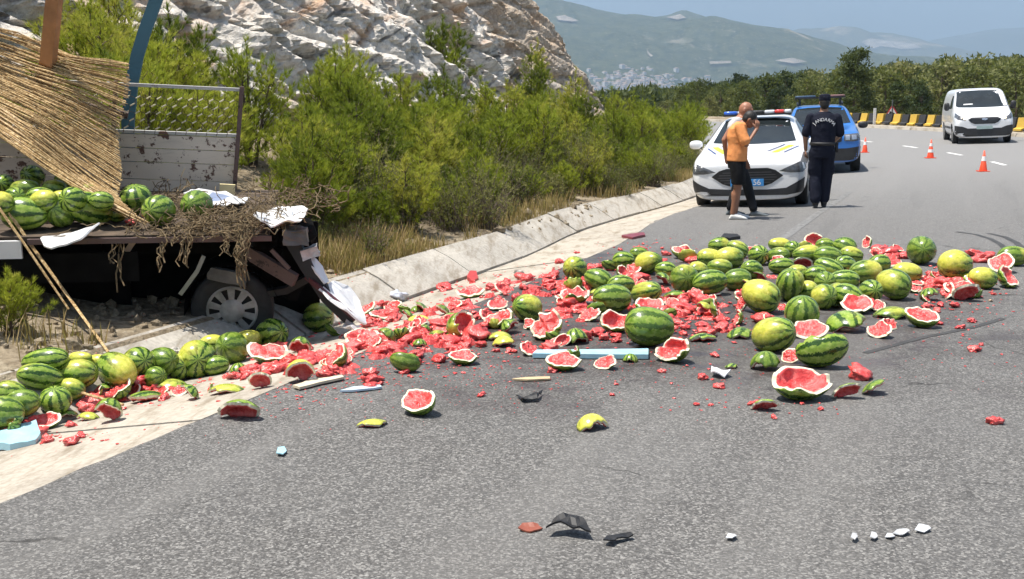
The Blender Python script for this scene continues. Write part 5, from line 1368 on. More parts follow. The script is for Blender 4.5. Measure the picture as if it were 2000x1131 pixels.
# ---------------------------------------------------------------- the wood beyond the bend
def make_tree(seed, h, r, nclump, per, leaf, mat, trunk_h=.35):
    rng = np.random.default_rng(seed); tw = MB()
    tw.tube([(0, 0, -.5), (rng.normal(0, .1), rng.normal(0, .1), h * .5), (rng.normal(0, .15), rng.normal(0, .15), h * .9)], .16, 6, r2=.04)
    C = []
    for k in range(nclump):
        t = rng.uniform(trunk_h, 1.0); az = rng.uniform(0, 6.283); rr = r * (1.12 - .72 * ((t - trunk_h) / (1 - trunk_h)) ** 1.3) * rng.uniform(.25, 1.0) ** .55
        c = np.array([math.cos(az) * rr, math.sin(az) * rr, h * t]); C.append(c)
        if k % 3 == 0: tw.tube([(0, 0, h * t * .8), tuple(c)], .05, 4, r2=.012, cap=False)
    C = np.array(C); n = len(C) * per
    P = np.repeat(C, per, 0) + rng.normal(0, 1, (n, 3)) * np.array([.34, .34, .22]) * (r / 2.2)
    d = rng.normal(0, 1, (n, 3)) + np.array([0, 0, .5]); d /= np.linalg.norm(d, axis=1)[:, None]
    sd = np.cross(d, rng.normal(0, 1, (n, 3))); sd /= np.linalg.norm(sd, axis=1)[:, None]; L = leaf * rng.uniform(.6, 1.3, (n, 1))
    V = np.stack([P - sd * L * .32, P + sd * L * .32, P + d * L], 1).reshape(-1, 3)
    return tw.data('trunk', MAT['bark']), mesh_data('crown', V, np.arange(len(V)).reshape(-1, 3), mat)
TREES = [make_tree(300 + k, h, r, nc, 42, .34, MAT['canopy'] if k != 3 else MAT['canopy_dk']) for k, (h, r, nc) in enumerate(((7.0, 2.3, 46), (6.0, 2.1, 42), (8.0, 2.4, 52), (7.4, 2.0, 46)))]
BIGT = make_tree(320, 9.5, 2.5, 85, 80, .30, MAT['canopy_dk'], .22)
def wood_z(x, y):
    s_, w_ = road_sw(x, y)
    near = float(height_sw(s_, w_)); f = float(forest_z(x, y)) - .8 - 4.0 * (1 - float(smooth(60, 100, y)))
    return max(near, f) if -62 < w_ < 40 else f
p = at_y(1668, 200, 66); plant('tall_pine', 'pine', BIGT, p.x, p.y, wood_z(p.x, p.y) - .5, (at_y(1668, 100, 66).z - wood_z(p.x, p.y) + .5) / 9.5, 1.0, 'tallest dark pine standing out above the wood beyond the bend', 'pines of the wood beyond the bend', ('trunk', 'crown'))
# front rows: individual pines behind the barrier
def treeline_v(u): return float(np.interp(u, [1100, 1290, 1400, 1500, 1640, 1720, 1800, 1900, 2000, 2100], [195, 166, 150, 140, 140, 128, 122, 116, 106, 100]))
cnt = 0; tries = 0; spots = []
while cnt < 150 and tries < 4000:
    tries += 1
    Y = 67 + 65 * rnd.random() ** 1.3; u = rnd.uniform(1180, 2080)
    if u < 1330 and Y < 100: continue
    x = (u - 1000) / F_PX * Y; s_, w_ = road_sw(x, Y)
    if w_ > -15.5 or any((x - a) ** 2 + (Y - b) ** 2 < 3.4 ** 2 for a, b in spots): continue
    top = at_y(u, treeline_v(u) + rnd.uniform(-5, 40) * (1 if Y > 80 else 1.8), Y).z; z0 = wood_z(x, Y) - .3; h = top - z0
    if h < 2.0 or h > 12: continue
    k = rnd.randrange(4); H0 = (7.0, 6.0, 8.0, 7.4)[k]; sc = h / H0
    spots.append((x, Y)); cnt += 1
    plant('wood_pine', 'pine', TREES[k], x, Y, z0, sc, rnd.uniform(0, 6.3), 'round-crowned pine in the front rows of the wood beyond the bend', 'pines of the wood beyond the bend', ('trunk', 'crown'))
def far_wood():
    rng = np.random.default_rng(3); src = []
    for k in range(4):
        me = make_tree(340 + k, 7.0, 2.5, 26, 22, .62, MAT['canopy'])[1]; V = np.empty(len(me.vertices) * 3); me.vertices.foreach_get('co', V); src.append(V.reshape(-1, 3)); bpy.data.meshes.remove(me)
    out = []; n = 0
    for i in range(3200):
        Y = 105 + 185 * rng.random(); u = rng.uniform(1090, 2120); x = (u - 1000) / F_PX * Y
        z0 = float(forest_z(x, Y)) - 1.0; h = rng.uniform(4.2, 7.5)
        cap = at_y(u, treeline_v(u) + rng.uniform(-3, 9), Y).z
        if z0 + h > cap: h = cap - z0
        if h < 1.5: continue
        a = rng.uniform(0, 6.283); V = src[i % 4] * np.array([h / 7 * 1.0, h / 7 * 1.0, h / 7]); c_, s__ = math.cos(a), math.sin(a)
        out.append(np.stack([V[:, 0] * c_ - V[:, 1] * s__ + x, V[:, 0] * s__ + V[:, 1] * c_ + Y, V[:, 2] + z0], -1)); n += 1
        if n >= 720: break
    V = np.concatenate(out); o = mobj('far_wood', V, np.arange(len(V)).reshape(-1, 3), MAT['canopy'])
    tag(o, 'far pine wood covering the rise beyond the bend as one green mass', 'wood', kind='stuff')
far_wood()
# ================================================================ vehicles
def sec(y, w, zb, zs, zbelt, wtop, ztop):
    m = lambda a, b, t: a + (b - a) * t
    return (y, [(0, zb), (.70 * w, zb), (.95 * w, zb + .05), (w, zs), (.985 * w, zbelt), (m(.985 * w, wtop, .80), m(zbelt, ztop, .78)), (wtop * .93, ztop - .012), (wtop * .5, ztop - .002), (0, ztop)])
def loft_body(stations, width, wheels, mat, parent, name='body', track=.78):
    k = len(stations[0][1]); vs = []; 
    for y, pts in stations:
        ring = [(x, y, z) for x, z in pts] + [(-x, y, z) for x, z in pts[-2:0:-1]]; vs += ring
    n = 2 * k - 2; ns = len(stations)
    fs = [(i * n + q, i * n + (q + 1) % n, (i + 1) * n + (q + 1) % n, (i + 1) * n + q) for i in range(ns - 1) for q in range(n)]
    def cap(o, flip):
        out = []
        for q in range(k - 2):
            f = (o + q + 1, o + q + 2, o + (n - q - 2) % n, o + (n - q - 1) % n) if q > 0 else (o, o + 1, o + 2, o + n - 2, o + n - 1)
            out.append(f if not flip else f[::-1])
        return out
    fs += [tuple(range(n))[::-1], tuple(range((ns - 1) * n, ns * n))]
    me = mesh_data(name, vs, fs, [mat, MAT['black']], True)
    bm = bmesh.new(); bm.from_mesh(me); bmesh.ops.recalc_face_normals(bm, faces=bm.faces[:]); bm.to_mesh(me); bm.free()
    o = bpy.data.objects.new(name, me); COL.objects.link(o)
    sub = o.modifiers.new('s', 'SUBSURF'); sub.levels = sub.render_levels = 3
    dg = bpy.context.evaluated_depsgraph_get(); m2 = bpy.data.meshes.new_from_object(o.evaluated_get(dg)); o.modifiers.clear(); o.data = m2
    V = np.empty(len(m2.vertices) * 3); m2.vertices.foreach_get('co', V); V = V.reshape(-1, 3)
    V[:, 0] *= (width / 2) / np.abs(V[:, 0]).max(); m2.vertices.foreach_set('co', V.ravel()); m2.update()
    full = BVHTree.FromPolygons([Vector(v) for v in V], [tuple(p.vertices) for p in m2.polygons])
    for wy, wr, zc in wheels:
        for sd in (-1, 1):
            c = MB().lathe([(.0001, sd * (track - .16)), (wr * 1.13, sd * (track - .16)), (wr * 1.13, sd * 1.3), (.0001, sd * 1.3)], 32, 'x', (0, wy, zc)).build('cutter', MAT['black'])
            bmm = bmesh.new(); bmm.from_mesh(c.data); bmesh.ops.remove_doubles(bmm, verts=bmm.verts[:], dist=.001); bmesh.ops.recalc_face_normals(bmm, faces=bmm.faces[:]); bmm.to_mesh(c.data); bmm.free()
            b = o.modifiers.new('b', 'BOOLEAN'); b.operation = 'DIFFERENCE'; b.object = c; b.solver = 'EXACT'; b.material_mode = 'TRANSFER'
            dg = bpy.context.evaluated_depsgraph_get(); m3 = bpy.data.meshes.new_from_object(o.evaluated_get(dg)); o.modifiers.clear(); o.data = m3; bpy.data.objects.remove(c)
    o.parent = parent
    return o, full
def patch(name, poly, bvh, view, mat, parent, off=.006, cuts=4):
    """a conforming piece of bodywork, glass or lamp: outline in front (x,z), top (x,y) or side (y,z) view laid on the body"""
    bm = bmesh.new(); f = bm.faces.new([bm.verts.new((a, b, 0)) for a, b in poly]); bmesh.ops.triangulate(bm, faces=[f], ngon_method='EAR_CLIP')
    bmesh.ops.subdivide_edges(bm, edges=bm.edges[:], cuts=cuts, use_grid_fill=True)
    for v in bm.verts:
        a, b = v.co.x, v.co.y
        if view == 'front': o_, d = Vector((a, -2, b)), Vector((0, 1, 0))
        elif view == 'top': o_, d = Vector((a, b, 4)), Vector((0, 0, -1))
        elif view == 'left': o_, d = Vector((-3, a, b)), Vector((1, 0, 0))
        else: o_, d = Vector((3, a, b)), Vector((-1, 0, 0))
        h = bvh.ray_cast(o_, d)
        if h[0] is None: h = bvh.find_nearest(o_ + d * 2.2)
        nn = h[1] if h[1].dot(d) < 0 else -h[1]
        v.co = h[0] + nn * off
    me = bpy.data.meshes.new(name); bm.to_mesh(me); bm.free(); me.materials.append(mat)
    me.polygons.foreach_set('use_smooth', np.ones(len(me.polygons), dtype=bool))
    return obj(name, me, parent)
def mir(poly): return [(-a, b) for a, b in poly][::-1]
def ell(name, c, r, mat, parent, p=2.6, n=20):
    """rounded housing (superellipsoid)"""
    a = np.linspace(0, 2 * math.pi, n, endpoint=False); b = np.linspace(-math.pi / 2, math.pi / 2, n // 2 + 1); A, B = np.meshgrid(a, b, indexing='ij')
    f = lambda t: np.sign(t) * np.abs(t) ** (2 / p)
    V = np.stack([c[0] + r[0] * f(np.cos(B)) * f(np.cos(A)), c[1] + r[1] * f(np.cos(B)) * f(np.sin(A)), c[2] + r[2] * f(np.sin(B))], -1).reshape(-1, 3)
    return mobj(name, V, grid_faces(n, n // 2 + 1, True), mat, parent, True)
def text_mesh(s, size, mat, parent, name, loc, rot, depth=.002, align='CENTER'):
    cu = bpy.data.curves.new('t', 'FONT'); cu.body = s; cu.size = size; cu.extrude = depth; cu.align_x = align; cu.align_y = 'CENTER'
    t = bpy.data.objects.new('t', cu); COL.objects.link(t); dg = bpy.context.evaluated_depsgraph_get(); me = bpy.data.meshes.new_from_object(t.evaluated_get(dg)); bpy.data.objects.remove(t)
    me.materials.clear(); me.materials.append(mat); o = obj(name, me, parent, loc, rot); return o
def car_paint(name, col, rough=.28):
    g = G(name); n = g.noise(g.coord(), 2.2, 4); n2 = g.noise(g.coord(), 60, 3)
    c = g.ramp(n, [(.3, tuple(k * .93 for k in col)), (.7, col)]); z = g.n('SeparateXYZ', None, Vector=g.coord()).outputs[2]
    dirt = g.math('MULTIPLY', g.ramp(z, [(.15, .55), (.55, 0.0)]), n2)
    g.base(g.mix(dirt, c, (.30, .26, .21)), rough, spec=.5); g.b.inputs['Coat Weight'].default_value = .6; g.b.inputs['Coat Roughness'].default_value = .06; return g.m
MAT['white_car'] = car_paint('white_car_paint', (.80, .81, .82)); MAT['blue_car'] = car_paint('blue_car_paint', (.022, .16, .52))
def m_glass():
    g = G('tinted_glass'); n = g.noise(g.coord(), 1.5, 3)
    g.base(g.ramp(n, [(.3, (.010, .014, .016)), (.7, (.028, .034, .036))]), .06, spec=.6); return g.m
MAT['glass'] = m_glass()
MAT['plastic'] = plain('black_plastic', (.022, .022, .024), .5, var=.25); MAT['grille'] = plain('gloss_black', (.012, .012, .013), .3, var=.2); MAT['bar_grey'] = plain('grille_bar', (.10, .10, .105), .35, .5)
MAT['lens'] = plain('smoked_lens', (.085, .09, .10), .12, var=.5, scale=14, coat=.5); MAT['chrome'] = plain('bright_trim', (.55, .56, .58), .2, .8)
MAT['neon'] = plain('neon_yellow_film', (.62, .72, .05), .4, var=.05); MAT['navy_film'] = plain('navy_film', (.02, .045, .19), .35, var=.1); MAT['platepaint'] = plain('plate_white', (.72, .72, .72), .4, var=.05)
MAT['plateblue'] = plain('plate_blue', (.05, .26, .60), .4, var=.05)
def place_vehicle(root, u, v, s_hint=None, ang=0.0):
    p = on_ground(u, v); s_, w_ = road_sw(p.x, p.y); hd = heading(float(s_)) + ang
    b = float(bank(s_))
    root.location = (p.x, p.y, p.z); root.rotation_euler = (0, math.atan(b) * -1.0, -hd)
    return p
def four_wheels(root, ys, r, tr, wd=.21, hub=None):
    for y in ys:
        for sd in (-1, 1): wheel(root, (sd * tr, y, r), r, wd, 'x', hub or MAT['hub'], 5, sd, .68)
# ---------------------------------------------------------------- police hatchback
pc = empty('police_car'); tag(pc, 'white police car with light bar and neon hood stripes parked facing the camera', 'car')
ST = [sec(.0, .74, .16, .36, .60, .62, .70), sec(.02, .79, .15, .37, .65, .68, .74), sec(.10, .865, .145, .42, .71, .74, .79), sec(.24, .90, .15, .46, .76, .76, .835), sec(.55, .908, .17, .5, .82, .76, .885), sec(.95, .912, .17, .52, .87, .73, .935), sec(1.28, .912, .17, .54, .92, .72, .985),
      sec(1.45, .912, .17, .54, .94, .69, 1.07), sec(2.0, .912, .17, .55, .95, .60, 1.385), sec(2.35, .912, .17, .55, .96, .585, 1.46), sec(3.10, .912, .17, .56, .97, .575, 1.46), sec(3.75, .905, .18, .57, .98, .55, 1.36), sec(4.15, .88, .2, .58, .95, .55, 1.12), sec(4.33, .80, .25, .6, .85, .6, .98), sec(4.38, .6, .35, .6, .75, .5, .85)]
body, bv = loft_body(ST, 1.825, [(.88, .325, .325), (3.52, .325, .325)], MAT['white_car'], pc)
patch('windscreen', [(-.69, 1.02), (-.35, .995), (0, .99), (.35, .995), (.69, 1.02), (.545, 1.37), (.3, 1.395), (0, 1.40), (-.3, 1.395), (-.545, 1.37)], bv, 'front', MAT['glass'], pc, .006, 5)
for sd, vw in ((1, 'right'), (-1, 'left')):
    patch('side_window', [(1.62, 1.0), (2.45, 1.0), (2.45, 1.36), (2.2, 1.33), (1.95, 1.22)], bv, vw, MAT['glass'], pc); patch('side_window', [(2.52, 1.0), (3.45, 1.02), (3.3, 1.30), (2.52, 1.36)], bv, vw, MAT['glass'], pc)
    hl = [(.865, .76), (.895, .63), (.85, .575), (.68, .575), (.49, .60), (.62, .66)]
    h = patch('headlight', hl if sd > 0 else mir(hl), bv, 'front', MAT['lens'], pc, .008)
    il = [(.80, .62), (.80, .59), (.62, .585), (.64, .605)]; patch('running_light', il if sd > 0 else mir(il), bv, 'front', MAT['bar_grey'], h, .013, 2)
    for pts, m in (([(.58, 1.16), (.68, 1.16), (.44, .50), (.34, .50)], 'neon'), ([(.73, 1.10), (.76, 1.10), (.56, .50), (.53, .50)], 'navy_film'), ([(.50, 1.20), (.53, 1.20), (.30, .62), (.27, .62)], 'navy_film')):
        patch('hood_stripe', pts if sd > 0 else mir(pts), bv, 'top', MAT[m], pc, .005, 3)
    patch('door_stripe', [(1.1, .62), (3.2, .62), (3.2, .72), (1.1, .70)], bv, vw, MAT['neon'], pc, .005, 4); patch('door_stripe', [(.55, .72), (3.2, .74), (3.2, .82), (.6, .78)], bv, vw, MAT['navy_film'], pc, .005, 4)
    m = ell('mirror', (sd * 1.0, 1.52, 1.0), (.115, .07, .075), MAT['white_car'], pc); MB().tube([(sd * .9, 1.5, .95), (sd * .98, 1.52, .97)], .025, 8).build('mirror_arm', MAT['plastic'], m)
    ell('fog_lamp', (sd * .74, .10, .355), (.05, .03, .02), MAT['bar_grey'], pc)
gr = patch('grille', [(-.56, .53), (-.44, .62), (-.32, .655), (.32, .655), (.44, .62), (.56, .53), (.38, .41), (.27, .375), (-.27, .375), (-.38, .41)], bv, 'front', MAT['grille'], pc, .008, 5)
for z, x in ((.59, .38), (.55, .44), (.51, .46), (.47, .42), (.43, .36)): patch('grille_bar', [(-x, z - .006), (x, z - .006), (x, z + .006), (-x, z + .006)], bv, 'front', MAT['bar_grey'], gr, .016, 4)
patch('lower_intake', [(-.875, .49), (-.74, .41), (-.60, .345), (-.3, .325), (.3, .315), (.60, .335), (.74, .41), (.875, .49), (.86, .27), (.62, .225), (-.62, .225), (-.86, .27)], bv, 'front', MAT['plastic'], pc, .007, 5)
pl = MB().box((0, -.025, .43), (.52, .02, .115)).build('number_plate', MAT['plateblue'], pc); text_mesh('56', .125, MAT['platepaint'], pl, 'plate_number', (.155, -.037, .43), (R(90), 0, 0))
lb = empty('light_bar'); lb.parent = pc
bl = plain('blue_beacon', (.03, .13, .62), .15, var=.2, coat=.5); rl = plain('red_beacon', (.72, .05, .04), .15, var=.2, coat=.5); wl = plain('clear_beacon', (.68, .70, .74), .15, var=.2, coat=.5)
MB().box((0, 2.12, 1.470), (1.16, .26, .03)).build('bar_base', MAT['plastic'], lb)
for x0, x1, m in ((-.58, -.34, bl), (-.34, -.12, wl), (-.12, .12, MAT['plastic']), (.12, .30, wl), (.30, .46, rl), (.46, .58, wl)): ell('beacon', ((x0 + x1) / 2, 2.12, 1.510), ((x1 - x0) / 2 - .003, .13, .034), m, lb, 6)
four_wheels(pc, (.88, 3.52), .325, .80)
place_vehicle(pc, 1460, 406, ang=R(-5)); pc.rotation_euler[1] = R(-2.6); pc.location.z -= .03; pc.scale = (1.03, 1.03, 1.03)
# ---------------------------------------------------------------- blue patrol SUV
sv = empty('patrol_suv'); tag(sv, 'blue gendarmerie patrol suv with dark roof light bar behind the police car', 'suv')
ST = [sec(.0, .74, .28, .52, .76, .62, .86), sec(.02, .80, .27, .54, .80, .68, .90), sec(.10, .86, .26, .56, .86, .75, .95), sec(.24, .888, .26, .58, .90, .77, 1.0), sec(.55, .895, .26, .62, .95, .78, 1.04), sec(1.0, .90, .26, .64, 1.0, .77, 1.08), sec(1.32, .90, .26, .65, 1.05, .75, 1.12),
      sec(1.48, .90, .26, .65, 1.06, .72, 1.20), sec(1.95, .90, .26, .66, 1.07, .64, 1.53), sec(2.3, .90, .26, .66, 1.08, .62, 1.62), sec(3.3, .90, .26, .66, 1.09, .61, 1.61), sec(3.95, .895, .28, .67, 1.08, .58, 1.50), sec(4.25, .85, .32, .68, 1.0, .6, 1.15), sec(4.33, .7, .4, .68, .9, .5, 1.0)]
body, bs = loft_body(ST, 1.81, [(.85, .35, .35), (3.5, .35, .35)], MAT['blue_car'], sv)
patch('windscreen', [(-.72, 1.16), (-.35, 1.135), (0, 1.13), (.35, 1.135), (.72, 1.16), (.58, 1.52), (.3, 1.545), (0, 1.55), (-.3, 1.545), (-.58, 1.52)], bs, 'front', MAT['glass'], sv, .006, 5)
patch('lower_bumper', [(-.88, .64), (-.55, .60), (.55, .60), (.88, .64), (.86, .36), (.6, .315), (-.6, .315), (-.86, .36)], bs, 'front', MAT['plastic'], sv, .008, 5)
patch('grille', [(-.46, .92), (.46, .92), (.44, .76), (.3, .72), (-.3, .72), (-.44, .76)], bs, 'front', MAT['grille'], sv, .008, 5)
MB().box((0, -.03, .60), (.52, .02, .11)).build('number_plate', MAT['platepaint'], sv)
for sd, vw in ((1, 'right'), (-1, 'left')):
    hl = [(.50, .92), (.82, .935), (.87, .88), (.86, .78), (.70, .755), (.50, .77)]; h = patch('headlight', hl if sd > 0 else mir(hl), bs, 'front', MAT['lens'], sv, .009)
    for x0, x1, z0, z1 in ((.53, .63, .79, .90), (.67, .78, .80, .90)): q = [(x0, z0), (x1, z0), (x1, z1), (x0, z1)]; patch('lamp_reflector', q if sd > 0 else mir(q), bs, 'front', MAT['chrome'], h, .014, 2)
    ell('fog_lamp', (sd * .66, .06, .52), (.05, .03, .045), MAT['chrome'], sv, 2)
    patch('side_window', [(1.7, 1.14), (2.5, 1.14), (2.5, 1.50), (2.2, 1.47), (1.95, 1.36)], bs, vw, MAT['glass'], sv); patch('side_window', [(2.58, 1.14), (3.6, 1.16), (3.4, 1.44), (2.58, 1.50)], bs, vw, MAT['glass'], sv)
    ell('mirror', (sd * 1.02, 1.55, 1.10), (.12, .07, .085), MAT['plastic'], sv)
    MB().tube([(sd * .55, 2.2, 1.62), (sd * .56, 2.6, 1.68), (sd * .55, 3.4, 1.66), (sd * .54, 3.7, 1.58)], .022, 8).build('roof_rail', MAT['plastic'], sv)
    patch('sill_trim', [(1.2, .28), (3.2, .28), (3.2, .42), (1.2, .40)], bs, vw, MAT['plastic'], sv, .008)
    hp = [(.30, 1.0), (.62, 1.0), (.50, .35), (.22, .35)]; patch('hood_marking', hp if sd > 0 else mir(hp), bs, 'top', MAT['platepaint'] if sd < 0 else MAT['blue_car'], sv, .005, 3)
rb = empty('roof_light_bar'); rb.parent = sv
MB().box((0, 2.30, 1.79), (1.26, .24, .035)).build('bar_base', MAT['plastic'], rb)
for x in (-.5, .5): MB().box((x, 2.30, 1.69), (.06, .10, .18), taper=.7).build('bar_foot', MAT['plastic'], rb)
for x0, x1, m in ((-.62, -.1, plain('dim_blue_beacon', (.06, .10, .16), .2)), (.1, .62, plain('dim_red_beacon', (.24, .13, .12), .2))): ell('beacon', ((x0 + x1) / 2, 2.30, 1.825), ((x1 - x0) / 2, .11, .03), m, rb, 6)
four_wheels(sv, (.85, 3.5), .35, .80, .22)
place_vehicle(sv, 1606, 341); sv.scale = (1.05, 1.05, 1.07)
# ---------------------------------------------------------------- white panel van
vn = empty('panel_van'); tag(vn, 'white panel van with dark grille coming round the bend', 'van')
ST = [sec(.0, .80, .22, .46, .74, .62, .84), sec(.02, .86, .21, .48, .80, .70, .90), sec(.12, .94, .21, .52, .88, .78, 1.0), sec(.28, .97, .21, .56, .95, .80, 1.09), sec(.55, .985, .22, .60, 1.04, .82, 1.20), sec(.85, .99, .22, .62, 1.10, .83, 1.34), sec(1.0, .99, .22, .62, 1.12, .83, 1.45),
      sec(1.45, .99, .22, .64, 1.16, .80, 1.84), sec(1.75, .99, .22, .65, 1.18, .79, 1.94), sec(2.6, .99, .22, .66, 1.2, .80, 1.96), sec(4.6, .985, .22, .66, 1.2, .80, 1.95), sec(4.9, .97, .24, .66, 1.2, .80, 1.92), sec(4.97, .92, .3, .66, 1.2, .75, 1.85)]
body, bn = loft_body(ST, 1.986, [(.92, .34, .34), (3.85, .34, .34)], MAT['white_car'], vn, track=.86)
patch('windscreen', [(-.86, 1.33), (-.80, 1.285), (-.4, 1.27), (0, 1.265), (.4, 1.27), (.80, 1.285), (.86, 1.33), (.775, 1.82), (.70, 1.855), (0, 1.87), (-.70, 1.855), (-.775, 1.82)], bn, 'front', MAT['glass'], vn, .008, 5)
gl = patch('grille', [(-.54, .86), (-.42, .925), (.42, .925), (.54, .86), (.44, .75), (.32, .70), (-.32, .70), (-.44, .75)], bn, 'front', MAT['grille'], vn, .010, 5)
for z in (.88, .84, .80, .76): patch('grille_bar', [(-.42, z - .006), (.42, z - .006), (.42, z + .006), (-.42, z + .006)], bn, 'front', MAT['bar_grey'], gl, .018, 4)
patch('grille_emblem', [(.10 * math.cos(t), .86 + .035 * math.sin(t)) for t in np.linspace(0, 6.283, 13)[:-1]], bn, 'front', MAT['chrome'], gl, .03, 1)
patch('lower_bumper', [(-.96, .66), (-.72, .62), (-.55, .55), (.55, .55), (.72, .62), (.96, .66), (.95, .32), (.7, .275), (-.7, .265), (-.95, .32)], bn, 'front', MAT['plastic'], vn, .010, 5)
MB().box((0, -.03, .575), (.52, .02, .11)).build('number_plate', plain('plate_greenish', (.34, .44, .42), .4), vn)
lit = plain('lit_headlamp', (.9, .75, .4), .3, emit=(1.0, .78, .38, 2.2))
for sd, vw in ((1, 'right'), (-1, 'left')):
    hl = [(.92, 1.10), (.95, .95), (.86, .86), (.62, .845), (.70, .92), (.84, 1.02)]; h = patch('headlight', hl if sd > 0 else mir(hl), bn, 'front', MAT['lens'], vn, .010)
    q = [(.66 + .05 * math.cos(t), .885 + .03 * math.sin(t)) for t in np.linspace(0, 6.283, 9)[:-1]]; patch('lit_lamp', q if sd > 0 else mir(q), bn, 'front', lit, h, .018, 1)
    patch('side_window', [(1.28, 1.25), (2.05, 1.25), (2.05, 1.70), (1.75, 1.70), (1.45, 1.50)], bn, vw, MAT['glass'], vn)
    m = ell('mirror', (sd * 1.12, 1.42, 1.32), (.10, .08, .15), MAT['plastic'], vn); MB().tube([(sd * .98, 1.42, 1.27), (sd * 1.08, 1.42, 1.29)], .04, 8).build('mirror_arm', MAT['plastic'], m)
    patch('side_moulding', [(1.35, .52), (3.4, .52), (3.4, .60), (1.35, .60)], bn, vw, MAT['plastic'], vn, .010)
    for y in (2.12, 3.3): patch('door_seam', [(y, .40), (y + .015, .40), (y + .015, 1.78), (y, 1.78)], bn, vw, MAT['plastic'], vn, .004, 4)
patch('number_strip', [(-.62, 1.36), (-.30, 1.37), (-.30, 1.40), (-.60, 1.395)], bn, 'front', MAT['platepaint'], vn, .012, 2)
four_wheels(vn, (.92, 3.85), .34, .87, .21)
place_vehicle(vn, 1922, 281, ang=R(13))
# ================================================================ people
def skin_mat(name, col):
    g = G(name); n = g.noise(g.coord(), 6, 4); g.base(g.ramp(n, [(.3, tuple(k * .82 for k in col)), (.7, col)]), .5); return g.m
def cloth(name, col, sc=14):
    g = G(name); n = g.noise(g.coord(), sc, 5, .6); n2 = g.noise(g.coord(), 5, 3)
    g.base(g.ramp(n2, [(.3, tuple(k * .8 for k in col)), (.7, col)]), .85, spec=.15); g.bump(n2, .7, .05); return g.m
def bar(b, pts, rs, n=14):
    pts = [Vector(p) for p in pts]; b.tube(pts, list(rs), n)
    for p, r in zip(pts, rs): b.lathe([(r * math.sin(t) + 1e-5, -r * math.cos(t)) for t in np.linspace(0, math.pi, 8)], n, 'z', tuple(p))
def rings(b, rs, n=20):
    """loft of ellipses (cx, cy, z, rx, ry)"""
    vs = [(cx + rx * math.cos(2 * math.pi * q / n), cy + ry * math.sin(2 * math.pi * q / n), z) for cx, cy, z, rx, ry in rs for q in range(n)]; k = len(rs)
    b.add(vs, [(i * n + q, i * n + (q + 1) % n, (i + 1) * n + (q + 1) % n, (i + 1) * n + q) for i in range(k - 1) for q in range(n)] + [tuple(range(n))[::-1], tuple(range((k - 1) * n, k * n))])
def ball(b, c, r, n=16):
    prof = [(math.sin(t) + 1e-5, -math.cos(t)) for t in np.linspace(0, math.pi, 10)]; t0 = len(b.v); b.lathe(prof, n)
    for i in range(t0, len(b.v)): x, y, z = b.v[i]; b.v[i] = (c[0] + x * r[0], c[1] + y * r[1], c[2] + z * r[2])
def solid(name, b, mat, parent, vox=.009, it=4):
    o = b.build(name, mat); r = o.modifiers.new('r', 'REMESH'); r.mode = 'VOXEL'; r.voxel_size = vox; s = o.modifiers.new('s', 'SMOOTH'); s.factor = .5; s.iterations = it
    dg = bpy.context.evaluated_depsgraph_get(); me = bpy.data.meshes.new_from_object(o.evaluated_get(dg)); bpy.data.objects.remove(o)
    me.materials.clear(); me.materials.append(mat); me.polygons.foreach_set('use_smooth', np.ones(len(me.polygons), dtype=bool)); return obj(name, me, parent)
def hand(b, wrist, direc, palm_n, curl=.35, sc=1.0, thumb=1):
    """palm, four unequal curled fingers and a thumb off the side of the palm"""
    d = Vector(direc).normalized(); nrm = Vector(palm_n); nrm = (nrm - d * nrm.dot(d)).normalized(); sd = d.cross(nrm); w = Vector(wrist)
    for k in range(4):
        o_ = (k - 1.5) * .019 * sc; bar(b, [w + sd * o_ * .6, w + d * .09 * sc + sd * o_], [.013 * sc, .0125 * sc], 8)
        L = (.062, .072, .068, .054)[k] * sc; p0 = w + d * .09 * sc + sd * o_; d1 = (d * math.cos(curl) + nrm * math.sin(curl)); d2 = (d * math.cos(curl * 2.4) + nrm * math.sin(curl * 2.4))
        bar(b, [p0, p0 + d1 * L * .5, p0 + d1 * L * .5 + d2 * L * .5], [.010 * sc, .009 * sc, .0075 * sc], 8)
    t0 = w + d * .03 * sc + sd * thumb * .03 * sc; bar(b, [t0, t0 + (d * .7 + sd * thumb * .6 + nrm * .3).normalized() * .045 * sc, t0 + (d * .9 + sd * thumb * .35 + nrm * .5).normalized() * .075 * sc], [.013 * sc, .0105 * sc, .009 * sc], 8)
def head(b, c, f, up, s=1.0):
    """skull, jaw, nose, ears, brow; f is where the face looks"""
    c = Vector(c); f = Vector(f).normalized(); up = Vector(up); up = (up - f * up.dot(f)).normalized(); sd = f.cross(up)
    t0 = len(b.v); ball(b, (0, 0, 0), (.098, .077, .108)); ball(b, (.028, 0, -.055), (.066, .058, .070)); ball(b, (.095, 0, -.022), (.022, .014, .024)); ball(b, (.088, 0, .018), (.020, .045, .014))
    for e in (-1, 1): ball(b, (-.005, e * .078, -.012), (.020, .010, .030))
    ball(b, (.082, 0, -.068), (.014, .026, .010))
    for i in range(t0, len(b.v)): x, y, z = b.v[i]; b.v[i] = tuple(c + (f * x + sd * y + up * z) * s)
def eyes(parent, c, f, up, s=1.0):
    c = Vector(c); f = Vector(f).normalized(); up = Vector(up); up = (up - f * up.dot(f)).normalized(); sd = f.cross(up); b = MB()
    for e in (-1, 1): ball(b, c + (f * .087 + sd * e * .032) * s, (.010, .010, .008))
    b.build('eyes', MAT['black'], parent, True)
